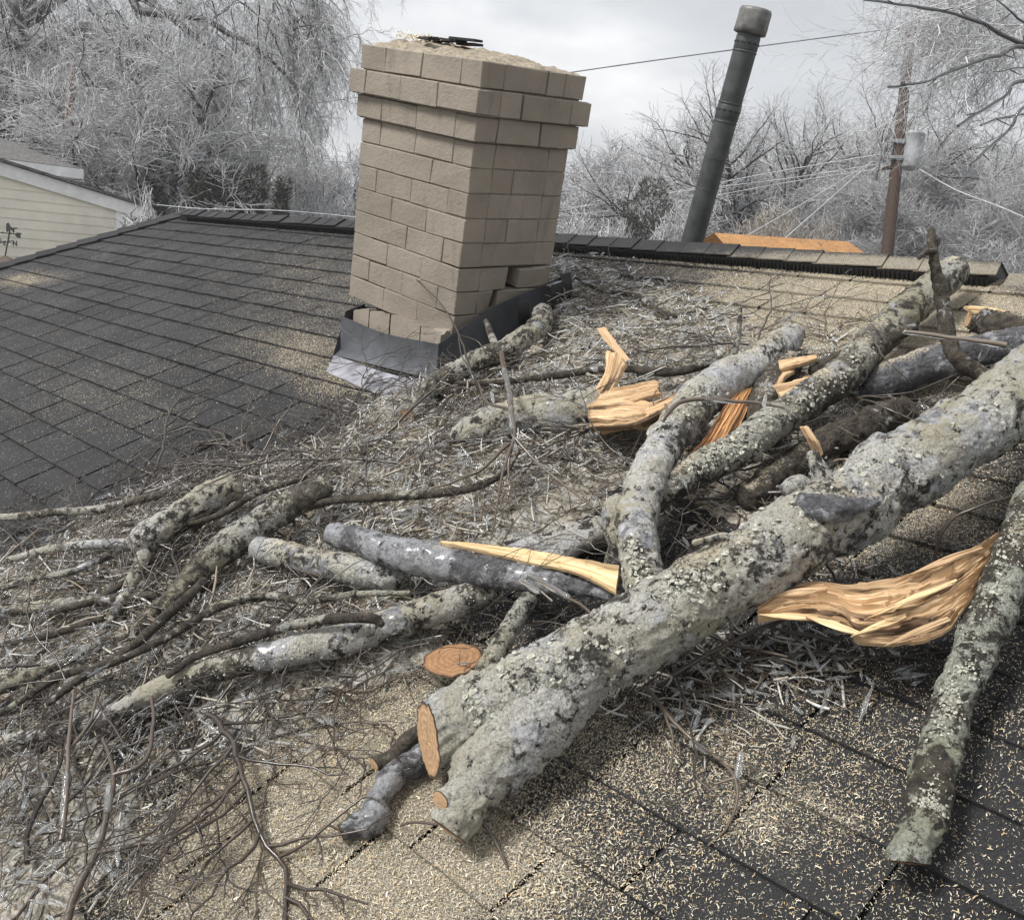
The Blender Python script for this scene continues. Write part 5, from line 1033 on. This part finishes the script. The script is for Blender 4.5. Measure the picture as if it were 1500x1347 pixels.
D0 = [q for q in FS if q[4] == 0]; FS = [q for q in FS if q[4] > 0]; mb.add(seg_mb([(a_, b_, c_*1.3, d_*1.3, 0) for a_, b_, c_, d_, e in D0], (0, .5), 4).v[0], seg_mb([(a_, b_, c_*1.3, d_*1.3, 0) for a_, b_, c_, d_, e in D0], (0, .5), 4).f[0], .25)
mb.build('trunk', M['tree_bark'], root); seg_mb(FS, (0., 1.), 3).build('crown', M['frost_twig'], root)
root = thing('torn_limb', 'long torn hanging limb with a stripped orange face at upper left', 'limb', PD(104, 90, 10.4*KZ)); mb = MB(); S = spline(np.array([PD(q[0], q[1], q[2]*KZ) for q in ((107, 88, 10.4), (103, 130, 10.4), (101, 170, 10.4), (104, 205, 10.3), (112, 230, 10.3), (122, 250, 10.3), (134, 268, 10.3), (143, 284, 10.3))]), .05); S = S+.02*np.stack([fbm(S*5+k*5, 3) for k in range(3)], -1)
tube(mb, S, KZ*np.linspace(.022, .07, len(S)), 10, .3); mb.build('bark', M['tree_bark'], root)
mb = MB(); k = int(len(S)*.55); tube(mb, S[:k]-FW*.03, KZ*np.linspace(.02, .045, k), 8, .5); mb.build('torn_strip', M['wood_orange'], root)

# neighbour's gabled house
def plane_hit(u, v, p0, nrm): d = PD(u, v, 1.)-CAM; return CAM+d*(((p0-CAM)@nrm)/(d@nrm))
Wc = PD(169, 306, 15.5); wn_ = E1h
nh = thing('neighbour_house', 'cream clapboard gable of the neighbour house with white trim at left', 'house', (Wc[0], Wc[1], 0))
s_of = lambda p: (p-Wc)@E2h
r0p = plane_hit(200, 305, Wc, wn_); r1p = plane_hit(0, 243, Wc, wn_); slope = (r1p[2]-r0p[2])/(s_of(r1p)-s_of(r0p)); peak_s = -4.2
eave_z = Wc[2]
def wp(s, z, o=0.): return np.array([Wc[0], Wc[1], 0])+E2h*s+ZU*z-E1h*o
rz = lambda s: eave_z+slope*(s) if s > peak_s else eave_z+slope*(2*peak_s-s)
lap = .138; mb = MB(); z = eave_z+.04
rows = []
zz = 0.
sE = 0.
while zz < rz(peak_s):
    zt = zz+lap
    # limits where the wall is under the rake
    def lim(zq): return min(0., (zq-eave_z)/slope) if zq > eave_z else 0.
    sr = min(lim(zz), lim(zz)); sl_ = 2*peak_s-sr
    if sr-sl_ < .1: break
    A = [wp(sl_, zz, .014), wp(sr, zz, .014), wp(lim(zt), zt, .002), wp(2*peak_s-lim(zt), zt, .002), wp(sl_, zz, 0), wp(sr, zz, 0)]
    mb.add(A, [[0, 1, 2, 3], [4, 5, 1, 0]], .5); zz = zt
mb.build('siding', M['siding'], nh, False)
mb = MB()
def board(s0, z0, s1, z1, w_, th_, o): 
    a_, b_ = wp(s0, z0, o), wp(s1, z1, o); box(mb, a_-ZU*w_, b_-a_, E1h*th_, ZU*w_)
board(.42, rz(.42)+.16, peak_s, rz(peak_s)+.16, .19, .04, .06); board(2*peak_s-.42, rz(.42)+.16, peak_s, rz(peak_s)+.16, .19, .04, .06)
mb.build('rake_board', M['white_trim'], nh, False)
mb = MB(); box(mb, wp(-.0, 0, .022), E2h*.11, E1h*.12, ZU*(eave_z-.02)); mb.build('corner_board', M['white_trim'], nh, False)
mb = MB(); box(mb, wp(.12, eave_z-.10, .05), E2h*.36, E1h*.10, ZU*.12); mb.build('eave_return', M['white_trim'], nh, False)
mb = MB()
for sg in (0, 1):
    s0, s1 = (.5, peak_s) if sg == 0 else (2*peak_s-.5, peak_s)
    a_, b_ = wp(s0, rz(.5)+.17, .12), wp(s1, rz(peak_s)+.17, .12); box(mb, a_, b_-a_, E1h*9, ZU*.04, .4)
mb.build('roof', M['far_roof'], nh, False)
mb = MB(); box(mb, wp(-8.4, 0, -.2), E2h*8.5, E1h*8.6, ZU*(eave_z-.1)); mb.build('wall', M['siding'], nh, False)
gut = MB(); box(gut, wp(.43, eave_z-.06, .10), E2h*.13, E1h*8.5, ZU*.11); gt = gut.build('gutter', M['white_trim'], nh, False)
mb = MB(); tube(mb, spline(np.array([wp(.50, eave_z-.05, .03), wp(.48, eave_z-.14, .03), wp(.40, eave_z-.22, .03), wp(.24, eave_z-.30, .03), wp(.19, eave_z-.42, .03), wp(.18, .1, .03)]), .05), .042, 8, .5)
mb.build('downspout', M['white_trim'], gt, True).matrix_parent_inverse = Matrix.Identity(4)
# second neighbour house behind: low eave and frosted roof
Ec = PD(118, 247, 20.); e2l = lambda s, d, z: np.array([Ec[0], Ec[1], 0])+E2h*s+E1h*d+ZU*z
h2 = thing('neighbour_house', 'white-eaved house with frosted grey shingle roof behind the cream gable', 'house', (Ec[0], Ec[1], 0)); ez = Ec[2]
ru = plane_hit(35, 185, Ec+E1h*4, wn_); rise = ru[2]-ez
mb = MB(); a_, b_ = e2l(-11, -.0, ez), e2l(0, 0, ez); c_2, d_2 = e2l(-1.6, 4., ez+rise), e2l(-11, 4., ez+rise)
mb.add([a_, b_, c_2, d_2, a_+E1h*8.2, b_+E1h*8.2], [[0, 1, 2, 3], [3, 2, 5, 4]], .5); mb.add([b_, b_+E1h*8.2, c_2], [[0, 1, 2]], .5); mb.build('roof', M['far_roof'], h2, False)
mb = MB(); box(mb, e2l(-11, -.03, ez-.2), E2h*11.05, E1h*.05, ZU*.19); mb.build('fascia', M['white_trim'], h2, False)
mb = MB(); box(mb, e2l(-11, .02, ez-.22), E2h*11, E1h*8, ZU*.02); mb.build('soffit', M['white_trim'], h2, False)
mb = MB(); box(mb, e2l(-11, .5, 0), E2h*10.6, E1h*7, ZU*(ez-.2)); mb.build('wall', M['white_trim'], h2, False)
mb = MB(); p = plane_hit(47, 206, Ec+E1h*3.4, wn_); tube(mb, [p-ZU*.3, p, p+ZU*.24], [.1, .045, .045], 8, .5); mb.build('roof_vent', M['black'], h2)
# small outbuilding roof with the weather vane
Vp = PD(7, 377, 11.5); sh = thing('cupola', 'small brown roof peak at the left edge that carries the weather vane', 'cupola', (Vp[0], Vp[1], 0)); mb = MB()
q = [Vp+ZU*.02]+[Vp+np.array([a*1.3, b*1.3, -.55]) for a, b in ((-1, -1), (1, -1), (1, 1), (-1, 1))]; mb.add(q, [[0, 1, 2], [0, 2, 3], [0, 3, 4], [0, 4, 1]], .5); mb.build('roof', simple('brown_roof', (.09, .06, .045)), sh, False)
mb = MB(); box(mb, (Vp[0]-1.2, Vp[1]-1.2, 0), (2.4, 0, 0), (0, 2.4, 0), (0, 0, Vp[2]-.54)); mb.build('wall', M['siding'], sh, False)
wv = thing('weather_vane', 'black weather vane with a horse figure, arrow and letters on the cupola', 'weather vane', Vp)
def vp(u, v, dz=0.): return PD(u, v, 11.5+dz)
def rod(mb, a, b, r=.006): tube(mb, [a, (np.asarray(a)+b)/2, b], r, 6, 0)
mb = MB(); rod(mb, vp(7, 378), vp(14, 340), .008); rod(mb, vp(14, 340), vp(11.5, 357), .008); mb.build('pole', M['iron'], wv)
mb = MB(); prism(mb, [vp(*q) for q in ((9, 336), (9, 328), (12, 326), (14, 329), (15, 332), (19, 333.5), (25, 333.5), (24, 335), (20.5, 335.5), (20, 341), (18.8, 341), (18, 337.5), (14, 337), (15.5, 341), (14, 342), (12, 337.5), (10.2, 340), (9.3, 339.6))], FW*.012); mb.build('horse', M['iron'], wv, False)
mb = MB(); rod(mb, vp(-6, 340), vp(28, 343.5)); prism(mb, [vp(22, 342), vp(26, 340.5), vp(31, 341.5), vp(29, 345), vp(30.5, 348.5), vp(25, 348), vp(22.5, 345)], FW*.012); prism(mb, [vp(0, 340.5), vp(4, 339.5), vp(4, 342.3)], FW*.01); mb.build('arrow', M['iron'], wv, False)
mb = MB(); rod(mb, vp(-8, 352.5), vp(21, 355.5), .005); rod(mb, vp(3, 356.5), vp(19, 352), .005); mb.build('cardinal_arms', M['iron'], wv)
def letter(txt, u, v, h):
    strokes = {'N': (((0, 0), (0, 1)), ((0, 1), (.7, 0)), ((.7, 0), (.7, 1))), 'S': (((.7, .9), (.2, 1)), ((.2, 1), (0, .75)), ((0, .75), (.7, .3)), ((.7, .3), (.5, 0)), ((.5, 0), (0, .1))), 'E': (((0, 0), (0, 1)), ((0, 1), (.6, 1)), ((0, .5), (.5, .5)), ((0, 0), (.6, 0)))}[txt]; mb = MB()
    for (x0, y0), (x1, y1) in strokes: rod(mb, vp(u+x0*h, v-y0*h), vp(u+x1*h, v-y1*h), .007)
    mb.build('letter', M['iron'], wv)
letter('N', 19.5, 360, 7); letter('S', -2, 356, 6); letter('E', 5.5, 358.5, 5)

# tan neighbour roof
Tc = PD(1046, 341, 17.); tn = thing('neighbour_roof', 'tan boarded roof with a dark splat showing above the ridge', 'roof', (Tc[0], Tc[1], 0)); tr_ = plane_hit(1235, 352, Tc, wn_)
tr_ = PD(1243, 354, 17.6); mb = MB(); dn = -E1h*3-ZU*1.7; db = E1h*3-ZU*1.7; mb.add([Tc, tr_, tr_+dn+E2h*.45, Tc+dn-E2h*1.2, tr_+db, Tc+db], [[3, 2, 1, 0], [0, 1, 4, 5]], .5); mb.build('roof_slope', M['tan_roof'], tn, False)
mb = MB(); mb.add([tr_+E2h*.01, tr_+dn*.98+E2h*.45, tr_+db*.98+E2h*.45], [[0, 1, 2]], .5); mb.build('gable', M['tan_roof'], tn, False)
mb = MB(); box(mb, Tc+dn*.85-ZU*(Tc+dn*.85)[2]*ZU[2], (tr_-Tc), -dn*.85*np.array([1, 1, 0])+db*.85*np.array([1, 1, 0]), ZU*(Tc[2]-1.6)); mb.build('wall', M['siding'], tn, False)
mb = MB()
for i in range(14):
    t = rng.uniform(0, 1); p = Tc+(tr_-Tc)*(.74+.06*rng.normal()*.7)+dn*(.10+.03*rng.normal())+np.cross(E2h, dn)/np.linalg.norm(dn)*-.01; s_ = rng.uniform(.03, .1); a = rng.uniform(0, 3.1); d_ = E2h*math.cos(a)+dn/np.linalg.norm(dn)*math.sin(a); e_3 = np.cross(d_, np.cross(E2h, dn)); e_3 /= np.linalg.norm(e_3); box(mb, p, d_*s_*2, e_3*s_*.6, ZU*.012)
mb.build('debris_splat', M['far_roof'], tn, False)

# leaning metal vent pipe behind the ridge
a_, b_ = PD(1009, 372, 4.75), PD(1100, 42, 4.4); ax = b_-a_; LP = np.linalg.norm(ax); ax /= LP
vpp = thing('vent_pipe', 'tall leaning grey metal flue pipe with a dented cap behind the ridge', 'pipe', a_-ax*.4)
mb = MB(); t = np.linspace(-.4, LP, 60); S = a_+ax*t[:, None]; r = np.full(60, .053)+.0008*fbm(S*9, 2); tube(mb, S, r, 32, .5); mb.build('pipe', M['pipe'], vpp)
uu, vv_ = None, None
def band(t0, t1, r, nm, m='pipe'):
    mb = MB(); tube(mb, [a_+ax*(t0*LP), a_+ax*(t0*LP+.002), a_+ax*(t1*LP-.002), a_+ax*(t1*LP)], [r*.985, r, r, r*.985], 32, .5); mb.build(nm, M[m], vpp)
for t0, t1, rr in ((.60, .605, .0565), (.615, .675, .0548), (.68, .686, .0562), (.90, .906, .0560), (.91, .965, .0545), (.44, .443, .0545), (.30, .303, .0542)): band(t0, t1, rr, 'collar')
mb = MB()
for t0 in (.648, .935):
    for k in range(12):
        an = k*.52; u0 = np.cross(ax, RT); u0 /= np.linalg.norm(u0); u1 = np.cross(ax, u0); d_ = u0*math.cos(an)+u1*math.sin(an); e_3 = np.cross(ax, d_); p = a_+ax*(t0*LP)+d_*.0535; box(mb, p-e_3*.009, e_3*.018, d_*.003, ax*.007)
mb.build('vent_slots', M['black'], vpp, False)
mb = MB(); cp_ = a_+ax*(LP*.975); n_ = 7; tt = np.array([0, .004, .03, .06, .095, .108, .112]); rr = np.array([.064, .073, .0735, .072, .0725, .068, .045]); S = cp_+ax*tt[:, None]; tube(mb, S, rr, 36, .5); o = mb
v = o.v[0]; v += .005*fbm(v*22, 2)[:, None]*np.stack([vnoise(v*30, k) for k in range(3)], -1)*1.2; mb.build('cap', M['pipe_cap'], vpp)

# utility pole with transformer
ZP = 27.; pb, pt = PD(1299, 375, ZP), PD(1335, 40, ZP); d_ = pt-pb; pg = pb+d_*(-(pb[2])/d_[2]); up_ole = thing('utility_pole', 'brown wooden utility pole carrying a grey transformer', 'utility pole', pg)
mb = MB(); tube(mb, [pg, pb, (pb+pt)/2, pt], [.18, .168, .15, .13], 20, .5); mb.build('pole', M['pole'], up_ole)
def pp(u, v, dz=0.): return PD(u, v, ZP+dz)
tf = None; mb = MB(); t0, t1 = pp(1333, 247, -.1), pp(1341, 197, -.1); d_ = (t1-t0); rt = .26; S = t0+d_*np.array([0, .03, .5, .93, .95, 1., 1.01])[:, None]; tube(mb, S, np.array([.8, .92, .95, 1., 1.08, 1.06, .8])*rt, 28, .5); tf = mb.build('transformer', M['steel'], up_ole)
mb = MB(); p = t1; tube(mb, [p, p+ZU*.08, p+ZU*.1, p+ZU*.18, p+ZU*.2, p+ZU*.3], [.06, .06, .04, .05, .035, .03], 10, .5); mb.build('bushing', M['steel'], tf).matrix_parent_inverse = Matrix.Identity(4)
for v in (209, 233):
    mb = MB(); c_ = pb+(pt-pb)*((375-v)/335.); box(mb, c_-RT*.32-FW*.2+ZU*-.04, RT*.75, FW*.1, ZU*.08); tube(mb, [c_-ZU*.04, c_+ZU*.04], .185, 16, .5); mb.build('bracket', M['steel'], up_ole, False)
mb = MB(); box(mb, pp(1291, 250)-FW*.1, pp(1340, 244)-pp(1291, 250), FW*.08, ZU*.08); mb.build('crossarm', M['pole'], up_ole, False)
for u, v in ((1289, 232), (1286, 245), (1296, 218)):
    mb = MB(); p = pp(u, v); tube(mb, [p-ZU*.35, p-ZU*.3, p-ZU*.1, p, p+ZU*.1], [.03, .05, .03, .05, .02], 8, .2); mb.build('insulator', M['dark_wire'], up_ole)
mb = MB(); S = spline(np.array([pp(1320, 60), pp(1300, 110), pp(1298, 130), pp(1316, 148), pp(1345, 170), pp(1341, 190)]), .1); tube(mb, S, .012, 5); mb.build('drop_wire', M['wire'], up_ole)
def wire(label, pts, r=.011, m='wire', sag=0.0):
    W3 = np.array([PD(*q) for q in pts]); S = spline(W3, max(.1, np.linalg.norm(W3[0]-W3[-1])/60)); t = np.linspace(0, 1, len(S)); S = S-ZU*(sag*4*t*(1-t))[:, None]; mb = MB(); tube(mb, S, r*1.1*(1+.25*fbm(S*3, 2)), 5); o = mb.build('power_line', M[m]); tag(o, label, 'power line')
wire('single cable running from behind the chimney to the top of the utility pole', [(560, 155, 24), (845, 105, 25), (1295, 44, 27), (1335, 42, 27)], .014, 'dark_wire')
wire('upper iced cable left of the utility pole', [(700, 316, 40), (900, 296, 36), (1130, 253, 30), (1290, 226, 27)], .014)
wire('middle iced cable left of the utility pole', [(700, 330, 40), (930, 290, 34), (1150, 262, 30), (1290, 240, 27)], .012)
wire('lower iced cable left of the utility pole', [(700, 322, 40), (930, 305, 34), (1150, 268, 30), (1290, 247, 27)], .012)
wire('left iced cable slanting down toward the tan roof', [(1082, 352, 18), (1190, 290, 22), (1275, 238, 27)], .009)
wire('right iced cable slanting down toward the tan roof', [(1140, 358, 18), (1200, 305, 22), (1278, 236, 27)], .010)
wire('cable falling right from the transformer to the picture edge', [(1340, 244, 27), (1400, 278, 25), (1470, 305, 24), (1560, 345, 22)], .012)
wire('guy cable falling right from the top of the pole with dark joints', [(1345, 100, 27), (1400, 190, 26), (1455, 285, 25), (1510, 370, 24)], .012, 'dark_wire')
wire('pale cable crossing behind the chimney just above the right ridge', [(800, 340, 30), (900, 350, 30), (990, 353, 30), (1100, 362, 30)], .009)
wire('thin pale cable above the junipers', [(150, 228, 28), (300, 236, 28), (420, 234, 28), (560, 240, 28)], .011)
wire('pale cable in front of the junipers just above the left ridge', [(230, 300, 16), (300, 306, 16), (420, 309, 16), (560, 322, 16)], .008)
wire('pale cable running behind the chimney toward the left trees', [(150, 168, 26), (300, 170, 26), (500, 146, 26), (600, 130, 26)], .012)
wire('slanting cable right of the chimney by the dark evergreen', [(800, 235, 34), (900, 246, 34), (1000, 270, 34), (1060, 290, 34)], .010)
print('trees', TREES)

# ------------------------------------------------------------------ thin winter haze
hm = bpy.data.materials.new('haze'); hm.use_nodes = True; t = hm.node_tree; t.nodes.remove(t.nodes['Principled BSDF'])
pv = N(t, 'ShaderNodeVolumePrincipled', {'Color': (.93, .95, 1., 1), 'Density': .0018, 'Anisotropy': .2}); t.links.new(pv.outputs[0], t.nodes['Material Output'].inputs['Volume'])
mb = MB(); box(mb, (-140, -40, -1), (280, 0, 0), (0, 170, 0), (0, 0, 34)); o = mb.build('haze', hm, smooth=False); o['kind'] = 'stuff'; tag(o, 'thin pale winter haze over the gardens and far trees', 'haze')
